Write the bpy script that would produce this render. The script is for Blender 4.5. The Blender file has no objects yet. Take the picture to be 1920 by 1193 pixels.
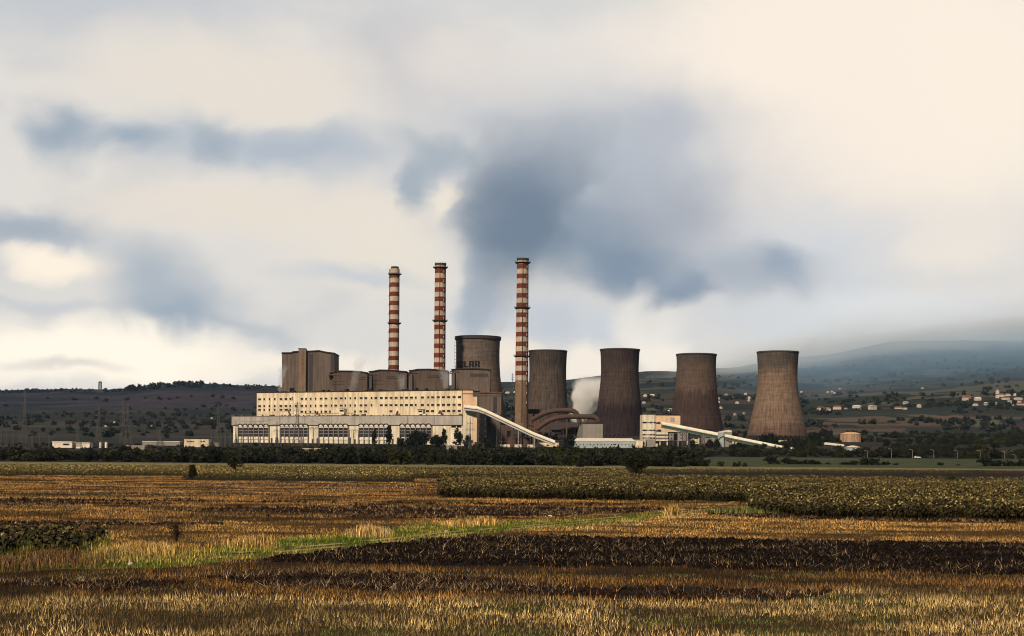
import bpy, bmesh, math, random
import numpy as np
from mathutils import Matrix, Vector
R = math.radians
random.seed(7); RNG = np.random.default_rng(11)
SC = bpy.context.scene
COL = SC.collection

# ------------------------------------------------------------------ camera, sky, sun, exposure
F = 2667.0            # focal length in photo pixels (50 mm on 36 mm, 1920 px wide)
H = 6.0               # camera height above the near field
CX, CY = 960.0, 850.0 # where the optical axis meets the photo
TH = R(0.5)           # camera roll
ST, CT = math.sin(TH), math.cos(TH)
cam_d = bpy.data.cameras.new('camera'); cam = bpy.data.objects.new('camera', cam_d); COL.objects.link(cam)
cam_d.lens = 50.0; cam_d.sensor_width = 36.0; cam_d.shift_y = (CY - 596.5) / 1920.0
cam_d.clip_start = 0.5; cam_d.clip_end = 60000
cam.matrix_world = Matrix(((CT, -ST, 0, 0), (0, 0, -1, 0), (ST, CT, 0, H), (0, 0, 0, 1)))
SC.camera = cam
SC.view_settings.view_transform = 'Standard'; SC.view_settings.look = 'None'
SC.view_settings.exposure = 0.0; SC.view_settings.gamma = 1.0
SC.render.engine = 'CYCLES'
SC.cycles.volume_bounces = 10; SC.cycles.max_bounces = 12; SC.cycles.diffuse_bounces = 3
SC.cycles.transparent_max_bounces = 12
SC.cycles.use_denoising = True
SC.cycles.filter_width = 1.05

SUN_AZ, SUN_EL = R(207), R(34)      # compass bearing the light comes from (0 = +Y, clockwise), height
sun_d = bpy.data.lights.new('sun', 'SUN'); sun_d.energy = 4.4; sun_d.angle = R(5); sun_d.color = (1.0, 0.83, 0.61)
sun = bpy.data.objects.new('sun', sun_d); COL.objects.link(sun)
sdir = Vector((math.sin(SUN_AZ) * math.cos(SUN_EL), math.cos(SUN_AZ) * math.cos(SUN_EL), math.sin(SUN_EL)))
sun.rotation_euler = sdir.to_track_quat('Z', 'Y').to_euler()
sun.location = sdir * 3000


def lin(c):
    return tuple((v / 255 / 12.92 if v / 255 <= 0.04045 else ((v / 255 + 0.055) / 1.055) ** 2.4) for v in c)


def build_world():
    w = bpy.data.worlds.new('World'); SC.world = w; w.use_nodes = True
    nt = w.node_tree; N = nt.nodes; L = nt.links
    bg = N['Background']; bg.inputs['Strength'].default_value = 0.1
    sky = N.new('ShaderNodeTexSky'); sky.sky_type = 'NISHITA'; sky.sun_disc = False
    sky.sun_elevation = SUN_EL; sky.sun_rotation = SUN_AZ
    tc = N.new('ShaderNodeTexCoord')
    sep = N.new('ShaderNodeSeparateXYZ'); L.new(tc.outputs['Generated'], sep.inputs[0])

    def math_(op, a, b=None):
        m = N.new('ShaderNodeMath'); m.operation = op
        for i, v in enumerate((a, b)):
            if v is None: continue
            if isinstance(v, (int, float)): m.inputs[i].default_value = v
            else: L.new(v, m.inputs[i])
        return m.outputs[0]
    az = math_('ARCTAN2', sep.outputs[0], sep.outputs[1])
    hor = math_('SQRT', math_('ADD', math_('MULTIPLY', sep.outputs[0], sep.outputs[0]), math_('MULTIPLY', sep.outputs[1], sep.outputs[1])))
    el = math_('ARCTAN2', sep.outputs[2], hor)
    comb = N.new('ShaderNodeCombineXYZ'); L.new(az, comb.inputs[0]); L.new(el, comb.inputs[1])
    # warp the cloud coordinates with two octaves of noise
    def warp(src, scale, amt, detail):
        mp = N.new('ShaderNodeMapping'); mp.inputs['Scale'].default_value = (scale, scale * 1.35, 1); L.new(src, mp.inputs[0])
        n = N.new('ShaderNodeTexNoise'); n.noise_dimensions = '2D'; n.inputs['Scale'].default_value = 1.0
        n.inputs['Detail'].default_value = detail; n.inputs['Roughness'].default_value = 0.5; L.new(mp.outputs[0], n.inputs['Vector'])
        s = N.new('ShaderNodeVectorMath'); s.operation = 'SUBTRACT'; s.inputs[1].default_value = (0.5, 0.5, 0.5); L.new(n.outputs['Color'], s.inputs[0])
        m = N.new('ShaderNodeVectorMath'); m.operation = 'MULTIPLY'; m.inputs[1].default_value = (amt, amt * 0.7, 0); L.new(s.outputs[0], m.inputs[0])
        a = N.new('ShaderNodeVectorMath'); a.operation = 'ADD'; L.new(src, a.inputs[0]); L.new(m.outputs[0], a.inputs[1])
        return a.outputs[0]
    v1 = warp(comb.outputs[0], 8.0, 0.055, 3.0)
    v2 = warp(v1, 26.0, 0.026, 5.0)

    cur = None
    def mixc(fac, a, b):
        m = N.new('ShaderNodeMix'); m.data_type = 'RGBA'; m.clamp_factor = True
        if isinstance(fac, float): m.inputs[0].default_value = fac
        else: L.new(fac, m.inputs[0])
        for k, v in ((6, a), (7, b)):
            if isinstance(v, tuple): m.inputs[k].default_value = (*v, 1)
            else: L.new(v, m.inputs[k])
        return m.outputs[2]

    def ang(px, py):
        dx, dy = px - CX, CY - py
        x, z = (dx * CT - dy * ST) / F, (dx * ST + dy * CT) / F
        return math.atan(x), math.atan(z / math.hypot(1, x))
    SK = 10.0   # the background strength is 0.1
    def sc(c): return tuple(v * SK for v in lin(c))
    base = mixc(0.97, sky.outputs[0], sc((230, 225, 219)))
    cur = base
    # soft broad cloud texture beneath the larger masses
    nz = N.new('ShaderNodeTexNoise'); nz.noise_dimensions = '2D'; nz.inputs['Scale'].default_value = 9; nz.inputs['Detail'].default_value = 5
    mp = N.new('ShaderNodeMapping'); mp.inputs['Scale'].default_value = (1, 2.0, 1); L.new(v1, mp.inputs[0]); L.new(mp.outputs[0], nz.inputs['Vector'])
    mr = N.new('ShaderNodeMapRange'); mr.interpolation_type = 'SMOOTHSTEP'
    for k, v in (('From Min', .48), ('From Max', .75), ('To Min', 0.0), ('To Max', .34)): mr.inputs[k].default_value = v
    L.new(nz.outputs[0], mr.inputs['Value'])
    cur = mixc(mr.outputs[0], cur, sc((176, 186, 198)))
    # (px, py, rx, ry, rot, colour, amount, core 0..1)
    for (px, py, rx, ry, rot, colr, amt, core) in CLOUDS:
        a, e = ang(px, py)
        mp = N.new('ShaderNodeMapping'); mp.vector_type = 'TEXTURE'
        mp.inputs['Location'].default_value = (a, e, 0); mp.inputs['Rotation'].default_value = (0, 0, R(rot))
        mp.inputs['Scale'].default_value = (rx / F, ry / F, 1)
        L.new(v2, mp.inputs[0])
        ln = N.new('ShaderNodeVectorMath'); ln.operation = 'LENGTH'; L.new(mp.outputs[0], ln.inputs[0])
        mr = N.new('ShaderNodeMapRange'); mr.interpolation_type = 'SMOOTHSTEP'
        mr.inputs['From Min'].default_value = 1.0; mr.inputs['From Max'].default_value = core
        mr.inputs['To Min'].default_value = 0.0; mr.inputs['To Max'].default_value = amt
        L.new(ln.outputs['Value'], mr.inputs['Value'])
        cur = mixc(mr.outputs[0], cur, sc(colr))
    # unseen sky overhead and behind the camera, darkened to deepen the shadows
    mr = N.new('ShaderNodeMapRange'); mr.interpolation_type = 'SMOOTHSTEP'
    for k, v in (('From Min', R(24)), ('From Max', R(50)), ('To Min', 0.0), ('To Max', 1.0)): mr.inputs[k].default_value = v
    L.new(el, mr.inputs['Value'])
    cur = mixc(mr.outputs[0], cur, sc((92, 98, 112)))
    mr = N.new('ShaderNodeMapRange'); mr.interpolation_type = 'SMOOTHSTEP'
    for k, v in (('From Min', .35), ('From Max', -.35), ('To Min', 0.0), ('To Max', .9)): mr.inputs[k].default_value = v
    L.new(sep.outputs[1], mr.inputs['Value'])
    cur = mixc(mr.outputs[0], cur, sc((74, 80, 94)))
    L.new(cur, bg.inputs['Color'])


CLOUDS = [
    (150, -10, 650, 130, 0, (196, 200, 206), .85, .1),
    (740, 120, 180, 160, -15, (196, 197, 202), .8, .05),
    (1000, -30, 450, 100, 0, (212, 213, 213), .8, .05),
    (420, 160, 460, 125, 0, (236, 226, 213), .9, .1),
    (880, 110, 200, 100, 0, (234, 225, 216), .8, .05),
    (1620, 130, 700, 400, 0, (254, 241, 226), .97, .3),
    (1900, 200, 300, 260, 0, (255, 243, 226), .8, .1),
    # left dark streak
    (450, 272, 500, 66, 1, (188, 195, 203), .85, .05),
    (112, 250, 100, 80, 0, (150, 167, 184), .85, .05),
    (235, 272, 95, 40, 0, (150, 169, 186), .8, .05),
    (390, 262, 90, 56, 0, (158, 173, 188), .75, .05),
    (560, 268, 200, 46, 0, (176, 187, 200), .75, .05),
    (480, 385, 560, 95, 0, (238, 227, 213), .9, .1),
    (700, 470, 240, 140, 0, (239, 229, 214), .9, .1),
    # mid-left
    (0, 432, 260, 56, 3, (166, 177, 190), .9, .15),
    (100, 496, 150, 42, 0, (262, 248, 228), .97, .25),
    (60, 580, 240, 22, 0, (206, 208, 212), .8, .1),
    (335, 565, 250, 120, -32, (174, 184, 195), .92, .1),
    (330, 610, 150, 62, -10, (158, 172, 187), .75, .05),
    (490, 642, 150, 40, -12, (180, 189, 198), .8, .05),
    (660, 522, 170, 34, 0, (204, 209, 214), .8, .1),
    (150, 668, 480, 78, 0, (272, 260, 240), .98, .4),
    (90, 690, 170, 22, 0, (224, 218, 211), .75, .1),
    (560, 695, 340, 40, 0, (262, 250, 232), .85, .1),
    # the large grey cloud the plume feeds
    (1170, 320, 520, 250, -12, (196, 200, 207), .9, .1),
    (1080, 390, 350, 200, -16, (170, 178, 189), .85, .05),
    (1260, 390, 230, 120, 0, (168, 173, 184), .75, .05),
    (1215, 235, 170, 120, 20, (182, 188, 199), .75, .05),
    (1090, 455, 260, 125, -14, (138, 153, 170), .85, .05),
    (960, 420, 125, 160, 0, (120, 137, 155), .92, .2),
    (1170, 505, 210, 80, -8, (130, 147, 167), .9, .1),
    (1275, 545, 80, 42, 0, (128, 146, 168), .9, .1),
    (1560, 470, 230, 130, -10, (208, 214, 222), .7, .05),
    (1400, 520, 260, 100, -8, (168, 177, 190), .85, .05),
    (1468, 500, 75, 85, 0, (152, 166, 184), .8, .05),
    (830, 268, 140, 54, -8, (172, 182, 191), .9, .1),
    (768, 340, 44, 84, 4, (166, 178, 190), .95, .2),
    (800, 300, 84, 66, 25, (172, 182, 192), .85, .1),
    (838, 372, 34, 62, -12, (240, 230, 214), .97, .3),
    (905, 570, 64, 120, 0, (184, 194, 206), .9, .3),
    (1010, 595, 110, 74, 0, (196, 203, 213), .8, .1),
    (1110, 604, 95, 56, 0, (206, 213, 220), .85, .1),
    (1190, 578, 74, 62, 18, (240, 235, 228), .78, .05),
    (1236, 622, 84, 46, 0, (248, 241, 231), .9, .15),
    (1246, 662, 70, 46, 0, (255, 245, 230), .97, .35),
    (1092, 678, 84, 62, 0, (255, 244, 228), .97, .35),
    (955, 668, 52, 56, 0, (252, 239, 222), .95, .3),
    (1470, 606, 270, 64, 0, (218, 221, 224), .85, .1),
    (1600, 560, 170, 90, 0, (214, 218, 223), .6, .05),
    (1720, 606, 350, 70, 0, (230, 231, 231), .85, .1),
    (1840, 470, 170, 70, 0, (246, 236, 224), .7, .05),
]
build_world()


# ------------------------------------------------------------------ measuring and building helpers
def W(px, py, Y):
    """the point at distance Y that the photo shows at (px, py)"""
    dx, dy = px - CX, CY - py
    return Vector(((dx * CT - dy * ST) / F * Y, Y, H + (dx * ST + dy * CT) / F * Y))


def G(px, py, z=0.0):
    """the point of the flat field (height z) the photo shows at (px, py)"""
    dx, dy = px - CX, CY - py
    d = (dx * ST + dy * CT)
    Y = (z - H) * F / d
    return Vector(((dx * CT - dy * ST) / F * Y, Y, z))


def to_px(x, y, z):
    u, v = x / y * F, (z - H) / y * F
    return CX + u * CT + v * ST, CY - (-u * ST + v * CT)


def tag(o, label=None, cat=None, group=None, kind=None):
    if label: o['label'] = label
    if cat: o['category'] = cat
    if group: o['group'] = group
    if kind: o['kind'] = kind
    return o


def thing(name, loc, label, cat, group=None, rz=0.0):
    o = bpy.data.objects.new(name, None); COL.objects.link(o)
    o.location = loc; o.rotation_euler = (0, 0, rz); o.empty_display_size = 1
    return tag(o, label, cat, group)


class MB:
    """collects shapes (world coordinates, or local ones when local=True) into one mesh object"""
    def __init__(s): s.v = []; s.f = []; s.m = []
    def quadface(s, pts, m=0):
        i = len(s.v); s.v += [tuple(p) for p in pts]; s.f.append(tuple(range(i, i + len(pts)))); s.m.append(m); return s
    def box(s, x0, x1, y0, y1, z0, z1, m=0):
        i = len(s.v)
        s.v += [(x0, y0, z0), (x1, y0, z0), (x1, y1, z0), (x0, y1, z0), (x0, y0, z1), (x1, y0, z1), (x1, y1, z1), (x0, y1, z1)]
        for q in ((0, 3, 2, 1), (4, 5, 6, 7), (0, 1, 5, 4), (1, 2, 6, 5), (2, 3, 7, 6), (3, 0, 4, 7)):
            s.f.append(tuple(i + k for k in q)); s.m.append(m)
        return s
    def prism(s, poly, y0, y1, m=0):
        """poly in (x, z), extruded along y"""
        n = len(poly); i = len(s.v)
        s.v += [(x, y0, z) for x, z in poly] + [(x, y1, z) for x, z in poly]
        s.f.append(tuple(i + k for k in range(n))); s.m.append(m)
        s.f.append(tuple(i + n + k for k in reversed(range(n)))); s.m.append(m)
        for k in range(n):
            k2 = (k + 1) % n
            s.f.append((i + k2, i + k, i + n + k, i + n + k2)); s.m.append(m)
        return s
    def tube(s, pts, r, n=6, m=0, cap=True):
        pts = [Vector(p) for p in pts]; rs = r if isinstance(r, (list, tuple)) else [r] * len(pts)
        i = len(s.v); k = len(pts)
        for j, p in enumerate(pts):
            d = (pts[min(j + 1, k - 1)] - pts[max(j - 1, 0)])
            d = d.normalized() if d.length > 1e-9 else Vector((0, 0, 1))
            a = d.cross(Vector((0, 0, 1)) if abs(d.z) < .9 else Vector((1, 0, 0))).normalized(); b = d.cross(a)
            for q in range(n):
                t = 2 * math.pi * q / n
                s.v.append(tuple(p + (a * math.cos(t) + b * math.sin(t)) * rs[j]))
        for j in range(k - 1):
            for q in range(n):
                q2 = (q + 1) % n
                s.f.append((i + j * n + q, i + j * n + q2, i + (j + 1) * n + q2, i + (j + 1) * n + q)); s.m.append(m)
        if cap:
            s.f.append(tuple(i + q for q in reversed(range(n)))); s.m.append(m)
            s.f.append(tuple(i + (k - 1) * n + q for q in range(n))); s.m.append(m)
        return s
    def lathe(s, cx, cy, prof, n=48, mats=None):
        """prof: list of (z, r); mats: material per step"""
        i = len(s.v); k = len(prof)
        for z, r in prof:
            for q in range(n):
                t = 2 * math.pi * q / n
                s.v.append((cx + r * math.cos(t), cy + r * math.sin(t), z))
        for j in range(k - 1):
            for q in range(n):
                q2 = (q + 1) % n
                s.f.append((i + j * n + q, i + j * n + q2, i + (j + 1) * n + q2, i + (j + 1) * n + q)); s.m.append(mats[j] if mats else 0)
        return s
    def build(s, name, mat, parent=None, smooth=False):
        me = bpy.data.meshes.new(name)
        o = bpy.data.objects.new(name, me); COL.objects.link(o)
        v = s.v
        if parent is not None:
            p = parent
            off = Vector((0, 0, 0))
            while p is not None: off += p.location; p = p.parent
            if not getattr(s, 'local', False):
                v = [(a - off.x, b - off.y, c - off.z) for a, b, c in v]
            o.parent = parent
        me.from_pydata(v, [], s.f)
        mats = mat if isinstance(mat, (list, tuple)) else [mat]
        for mm in mats: me.materials.append(mm)
        if any(s.m): me.polygons.foreach_set('material_index', s.m)
        if smooth: me.polygons.foreach_set('use_smooth', [True] * len(s.f))
        me.update()
        return o


def np_mesh(name, verts, faces_n, loops, mat, color=None, smooth=False, normals_up=False):
    """big mesh from numpy: verts (n,3), faces of faces_n corners, loops flat int array"""
    me = bpy.data.meshes.new(name)
    nf = len(loops) // faces_n
    me.vertices.add(len(verts)); me.vertices.foreach_set('co', verts.astype(np.float32).ravel())
    me.loops.add(len(loops)); me.loops.foreach_set('vertex_index', loops.astype(np.int32))
    me.polygons.add(nf)
    me.polygons.foreach_set('loop_start', np.arange(0, nf * faces_n, faces_n, dtype=np.int32))
    me.polygons.foreach_set('loop_total', np.full(nf, faces_n, dtype=np.int32))
    if smooth: me.polygons.foreach_set('use_smooth', np.ones(nf, dtype=bool))
    me.update(calc_edges=True)
    if color is not None:
        at = me.color_attributes.new('Col', 'FLOAT_COLOR', 'POINT')
        c = np.ones((len(verts), 4), dtype=np.float32); c[:, :3] = color
        at.data.foreach_set('color', c.ravel())
    me.materials.append(mat)
    return me


def link(name, me, parent=None):
    o = bpy.data.objects.new(name, me); COL.objects.link(o)
    if parent is not None: o.parent = parent
    return o


# value noise for placing and colouring things on the ground
def _hash(ix, iy, s):
    h = (ix.astype(np.int64) * 374761393 + iy.astype(np.int64) * 668265263 + s * 1442695041) & 0x7fffffff
    h = ((h ^ (h >> 13)) * 1274126177) & 0x7fffffff
    return ((h ^ (h >> 16)) & 0xffff) / 65535.0


def vn(x, y, s=0):
    ix, iy = np.floor(x), np.floor(y); fx, fy = x - ix, y - iy
    fx = fx * fx * (3 - 2 * fx); fy = fy * fy * (3 - 2 * fy)
    a, b = _hash(ix, iy, s), _hash(ix + 1, iy, s); c, d = _hash(ix, iy + 1, s), _hash(ix + 1, iy + 1, s)
    return (a + (b - a) * fx) * (1 - fy) + (c + (d - c) * fx) * fy


def fbm(x, y, s=0, o=4):
    t = 0; amp = .5; tot = 0
    for k in range(o):
        t = t + amp * vn(x * 2 ** k, y * 2 ** k, s + k * 17); tot += amp; amp *= .5
    return t / tot


# ------------------------------------------------------------------ materials
def mat(name, color, rough=.85, var=.25, scale=.25, streak=0.0, spec=.2, metallic=0.0, bump=0.0):
    m = bpy.data.materials.new(name); m.use_nodes = True
    nt = m.node_tree; N = nt.nodes; L = nt.links; b = N['Principled BSDF']
    b.inputs['Roughness'].default_value = rough; b.inputs['Metallic'].default_value = metallic
    b.inputs['Specular IOR Level'].default_value = spec
    tc = N.new('ShaderNodeTexCoord')
    n = N.new('ShaderNodeTexNoise'); n.inputs['Scale'].default_value = scale; n.inputs['Detail'].default_value = 6; n.inputs['Roughness'].default_value = .6
    L.new(tc.outputs['Object'], n.inputs['Vector'])
    mr = N.new('ShaderNodeMapRange'); mr.inputs['From Min'].default_value = .3; mr.inputs['From Max'].default_value = .7
    mr.inputs['To Min'].default_value = 1 - var; mr.inputs['To Max'].default_value = 1 + var * .5
    L.new(n.outputs[0], mr.inputs['Value'])
    out = mr.outputs[0]
    if streak:
        mp = N.new('ShaderNodeMapping'); mp.inputs['Scale'].default_value = (.35, .35, .025); L.new(tc.outputs['Object'], mp.inputs[0])
        n2 = N.new('ShaderNodeTexNoise'); n2.inputs['Scale'].default_value = 1; n2.inputs['Detail'].default_value = 5; L.new(mp.outputs[0], n2.inputs['Vector'])
        r2 = N.new('ShaderNodeMapRange'); r2.inputs['From Min'].default_value = .42; r2.inputs['From Max'].default_value = .66
        r2.inputs['To Min'].default_value = 1; r2.inputs['To Max'].default_value = 1 - streak; L.new(n2.outputs[0], r2.inputs['Value'])
        mu = N.new('ShaderNodeMath'); mu.operation = 'MULTIPLY'; L.new(out, mu.inputs[0]); L.new(r2.outputs[0], mu.inputs[1]); out = mu.outputs[0]
    mx = N.new('ShaderNodeVectorMath'); mx.operation = 'SCALE'; mx.inputs[0].default_value = color; L.new(out, mx.inputs['Scale'])
    L.new(mx.outputs[0], b.inputs['Base Color'])
    if bump:
        bp = N.new('ShaderNodeBump'); bp.inputs['Strength'].default_value = bump; L.new(n.outputs[0], bp.inputs['Height']); L.new(bp.outputs[0], b.inputs['Normal'])
    return m


def col_mat(name, rough=.9, spec=.1, noise=0.0, nscale=3.0, trans=0.0):
    """base colour from the mesh's own colour attribute, optionally broken up by noise"""
    m = bpy.data.materials.new(name); m.use_nodes = True
    nt = m.node_tree; N = nt.nodes; L = nt.links; b = N['Principled BSDF']
    b.inputs['Roughness'].default_value = rough; b.inputs['Specular IOR Level'].default_value = spec
    at = N.new('ShaderNodeVertexColor'); at.layer_name = 'Col'
    src = at.outputs[0]
    if noise:
        tc = N.new('ShaderNodeTexCoord')
        n = N.new('ShaderNodeTexNoise'); n.inputs['Scale'].default_value = nscale; n.inputs['Detail'].default_value = 8; n.inputs['Roughness'].default_value = .7
        L.new(tc.outputs['Object'], n.inputs['Vector'])
        mr = N.new('ShaderNodeMapRange'); mr.inputs['From Min'].default_value = .3; mr.inputs['From Max'].default_value = .7
        mr.inputs['To Min'].default_value = 1 - noise; mr.inputs['To Max'].default_value = 1 + noise; L.new(n.outputs[0], mr.inputs['Value'])
        mx = N.new('ShaderNodeVectorMath'); mx.operation = 'SCALE'; L.new(src, mx.inputs[0]); L.new(mr.outputs[0], mx.inputs['Scale'])
        src = mx.outputs[0]
    L.new(src, b.inputs['Base Color'])
    return m


def tower_mat(name, top, mid, low, zb, zt, z1, z2, ring=.12, stain=.5):
    """weathered board-marked concrete: thin ribs, pour rings, long vertical stains"""
    m = bpy.data.materials.new(name); m.use_nodes = True
    nt = m.node_tree; N = nt.nodes; L = nt.links; b = N['Principled BSDF']
    b.inputs['Roughness'].default_value = .92; b.inputs['Specular IOR Level'].default_value = .1
    tc = N.new('ShaderNodeTexCoord'); sep = N.new('ShaderNodeSeparateXYZ'); L.new(tc.outputs['Object'], sep.inputs[0])
    at = N.new('ShaderNodeMath'); at.operation = 'ARCTAN2'; L.new(sep.outputs[1], at.inputs[0]); L.new(sep.outputs[0], at.inputs[1])

    def noise(sx, sz, detail, lo, hi, tlo, thi, seed=0.0):
        c = N.new('ShaderNodeCombineXYZ')
        a = N.new('ShaderNodeMath'); a.operation = 'MULTIPLY'; a.inputs[1].default_value = sx; L.new(at.outputs[0], a.inputs[0])
        z = N.new('ShaderNodeMath'); z.operation = 'MULTIPLY'; z.inputs[1].default_value = sz; L.new(sep.outputs[2], z.inputs[0])
        L.new(a.outputs[0], c.inputs[0]); L.new(z.outputs[0], c.inputs[1]); c.inputs[2].default_value = seed
        n = N.new('ShaderNodeTexNoise'); n.inputs['Scale'].default_value = 1; n.inputs['Detail'].default_value = detail; n.inputs['Roughness'].default_value = .6
        L.new(c.outputs[0], n.inputs['Vector'])
        mr = N.new('ShaderNodeMapRange')
        for k, v in (('From Min', lo), ('From Max', hi), ('To Min', tlo), ('To Max', thi)): mr.inputs[k].default_value = v
        L.new(n.outputs[0], mr.inputs['Value']); return mr.outputs[0]

    def mul(a, c):
        x = N.new('ShaderNodeMath'); x.operation = 'MULTIPLY'; L.new(a, x.inputs[0]); L.new(c, x.inputs[1]); return x.outputs[0]
    wob = noise(5, .03, 3, .3, .7, -.06, .06, 9.0)
    hz = N.new('ShaderNodeMapRange'); hz.inputs['From Min'].default_value = 0; hz.inputs['From Max'].default_value = zt - zb; L.new(sep.outputs[2], hz.inputs['Value'])
    ad = N.new('ShaderNodeMath'); ad.operation = 'ADD'; L.new(hz.outputs[0], ad.inputs[0]); L.new(wob, ad.inputs[1])
    cr = N.new('ShaderNodeValToRGB'); cr.color_ramp.interpolation = 'EASE'
    e = cr.color_ramp.elements; e[0].position = max(z1 - .1, 0); e[0].color = (*low, 1); e[1].position = z1 + .04; e[1].color = (*mid, 1)
    q = e.new(z2); q.color = (*mid, 1); q = e.new(min(z2 + .14, 1)); q.color = (*top, 1)
    L.new(ad.outputs[0], cr.inputs[0])
    f = noise(24, .045, 5, .46, .68, 1.0, 1 - stain, 1.0)                 # long dark runs
    f = mul(f, noise(70, .012, 3, .3, .7, .82, 1.12, 2.0))               # ribs
    f = mul(f, noise(1.2, .35, 4, .35, .65, 1 - ring, 1 + ring, 3.0))    # pour rings
    f = mul(f, noise(9, .12, 6, .3, .7, .78, 1.14, 4.0))                 # patches
    mx = N.new('ShaderNodeVectorMath'); mx.operation = 'SCALE'; L.new(cr.outputs[0], mx.inputs[0]); L.new(f, mx.inputs['Scale'])
    L.new(mx.outputs[0], b.inputs['Base Color'])
    return m


M = {}
M['cream'] = mat('cream_render', (.78, .66, .47), .9, .30, .05, streak=.38)
M['cream2'] = mat('pale_cream_render', (.76, .68, .54), .9, .25, .08, streak=.35)
M['peach'] = mat('peach_render', (.74, .52, .34), .9, .2, .08, streak=.15)
M['grey_panel'] = mat('grey_fascia_panel', (.40, .37, .345), .85, .18, .07, streak=.22)
M['white_panel'] = mat('white_panel', (.75, .68, .57), .8, .18, .2, streak=.15)
M['pilaster'] = mat('grey_pilaster', (.20, .19, .20), .8, .2, .3)
M['brown_clad'] = mat('brown_cladding', (.115, .082, .068), .8, .25, .05, streak=.4)
M['grey_clad'] = mat('grey_brown_cladding', (.145, .112, .096), .8, .22, .05, streak=.35)
M['stair'] = mat('ochre_stair_tower', (.21, .145, .095), .85, .2, .1, streak=.3)
M['dark_strip'] = mat('dark_upright_strip', (.05, .042, .048), .5, .2, .2)
M['roof_dark'] = mat('dark_roof_edge', (.035, .022, .02), .8, .3, .3)
M['glass_dark'] = mat('dark_window_glass', (.012, .010, .011), .5, .3, .6, spec=.06)
M['louvre'] = mat('louvre_metal', (.06, .047, .047), .6, .3, .5)
M['red_band'] = mat('red_band_paint', (.150, .036, .023), .8, .25, .25, streak=.2)
M['white_band'] = mat('white_band_paint', (.50, .41, .32), .85, .2, .25, streak=.3)
M['chim_conc'] = mat('chimney_concrete', (.22, .145, .10), .9, .3, .12, streak=.3)
M['steel_dark'] = mat('dark_steel', (.04, .035, .035), .6, .3, 1.0)
M['steel'] = mat('galvanised_steel', (.10, .09, .095), .6, .25, 1.0)
M['steel_pale'] = mat('pale_steel', (.28, .25, .24), .6, .25, 1.0)
M['duct'] = mat('rust_brown_duct', (.088, .054, .043), .75, .3, .12, streak=.2)
M['conv_white'] = mat('white_conveyor_cladding', (.78, .72, .60), .7, .15, .15, streak=.1)
M['conv_under'] = mat('pale_blue_conveyor_girder', (.40, .40, .42), .7, .2, .3)
M['green_steel'] = mat('green_painted_steel', (.11, .16, .125), .7, .3, .5)
M['blue_wall'] = mat('pale_blue_wall', (.36, .42, .44), .85, .15, .1, streak=.12)
M['grey_block'] = mat('grey_block_cladding', (.27, .245, .225), .85, .15, .1, streak=.15)
M['tank'] = mat('weathered_tank', (.42, .30, .23), .8, .3, .25, streak=.5)
M['tank_roof'] = mat('orange_tank_roof', (.62, .34, .18), .8, .2, .3)
M['roof_red'] = mat('red_tile_roof', (.26, .11, .075), .9, .3, .4)
M['house_white'] = mat('white_house_wall', (.50, .45, .39), .9, .15, .3)
M['letter'] = mat('black_paint', (.008, .007, .009), .8, .2, .4)
M['rim'] = mat('pale_concrete_rim', (.05, .04, .038), .9, .3, .3)
M['stone'] = mat('pale_stone', (.55, .48, .38), .9, .3, 4.0)
M['bark'] = mat('dark_bark', (.022, .015, .011), .95, .3, 3.0)
M['twig'] = mat('bare_twig', (.045, .03, .018), .95, .3, 6.0)
M['track'] = mat('pale_track_earth', (.33, .24, .12), .95, .35, .9, bump=.4)
M['ground'] = col_mat('field_ground', .95, .05, .45, 2.2)
M['blade'] = col_mat('dry_stalks', .8, .12)
M['leafm'] = col_mat('leaves', .75, .15)
M['clod'] = col_mat('soil_clods', .95, .05)
M['rust'] = mat('rusty_brown_steel', (.13, .075, .055), .8, .35, .3, streak=.3)
M['car'] = mat('white_car_paint', (.7, .7, .68), .35, .05, 1.0, spec=.5)


# ------------------------------------------------------------------ the lie of the land
COLS = np.array([-1500., -600, 0, 190, 350, 500, 600, 960, 1250, 1350, 1500, 1700, 1920, 2600])
_n = len(COLS)


def zrow(pys, Y):
    dx = COLS - CX; dy = CY - np.array(pys, float)
    return H + (dx * ST + dy * CT) / F * Y


def zc(vals): return np.array(vals, float)


YS = np.array([-400., 760, 900, 1450, 1600, 1800, 2300, 3000, 3700, 4600, 5400, 7000, 9500])
ZT = np.stack([
    np.zeros(_n), np.zeros(_n),
    zc([0, 0, 0, 0, 0, 0, 0, 0, 1, 4.5, 4.5, 4.5, 4.5, 4.5]),
    zc([3, 3, 3, 3, 3, 3, 3, 3, 5, 8, 9, 9, 9, 9]),
    zc([13, 13, 13, 14, 14, 15, 15, 15, 17, 19, 20, 20, 20, 20]),
    zc([16, 16, 16, 16, 16, 17, 17, 18, 20, 22, 24, 25, 26, 26]),
    zrow([812, 814, 814, 814, 814, 814, 812, 806, 804, 806, 812, 814, 816, 818], 2300),
    zrow([794, 793, 792, 792, 792, 792, 790, 785, 782, 782, 784, 785, 788, 790], 3000),
    zrow([778, 777, 776, 776, 776, 776, 772, 768, 758, 756, 763, 760, 757, 755], 3700),
    zrow([742, 738, 731, 728, 719, 724, 738, 750, 735, 733, 740, 727, 715, 712], 4600),
    zrow([752, 748, 745, 745, 745, 745, 745, 738, 722, 716, 712, 700, 700, 698], 5400),
    zrow([765, 765, 765, 765, 760, 755, 742, 716, 696, 690, 668, 640, 640, 645], 7000),
    zrow([775, 775, 775, 775, 775, 770, 765, 750, 735, 725, 695, 665, 660, 665], 9500)])


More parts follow.
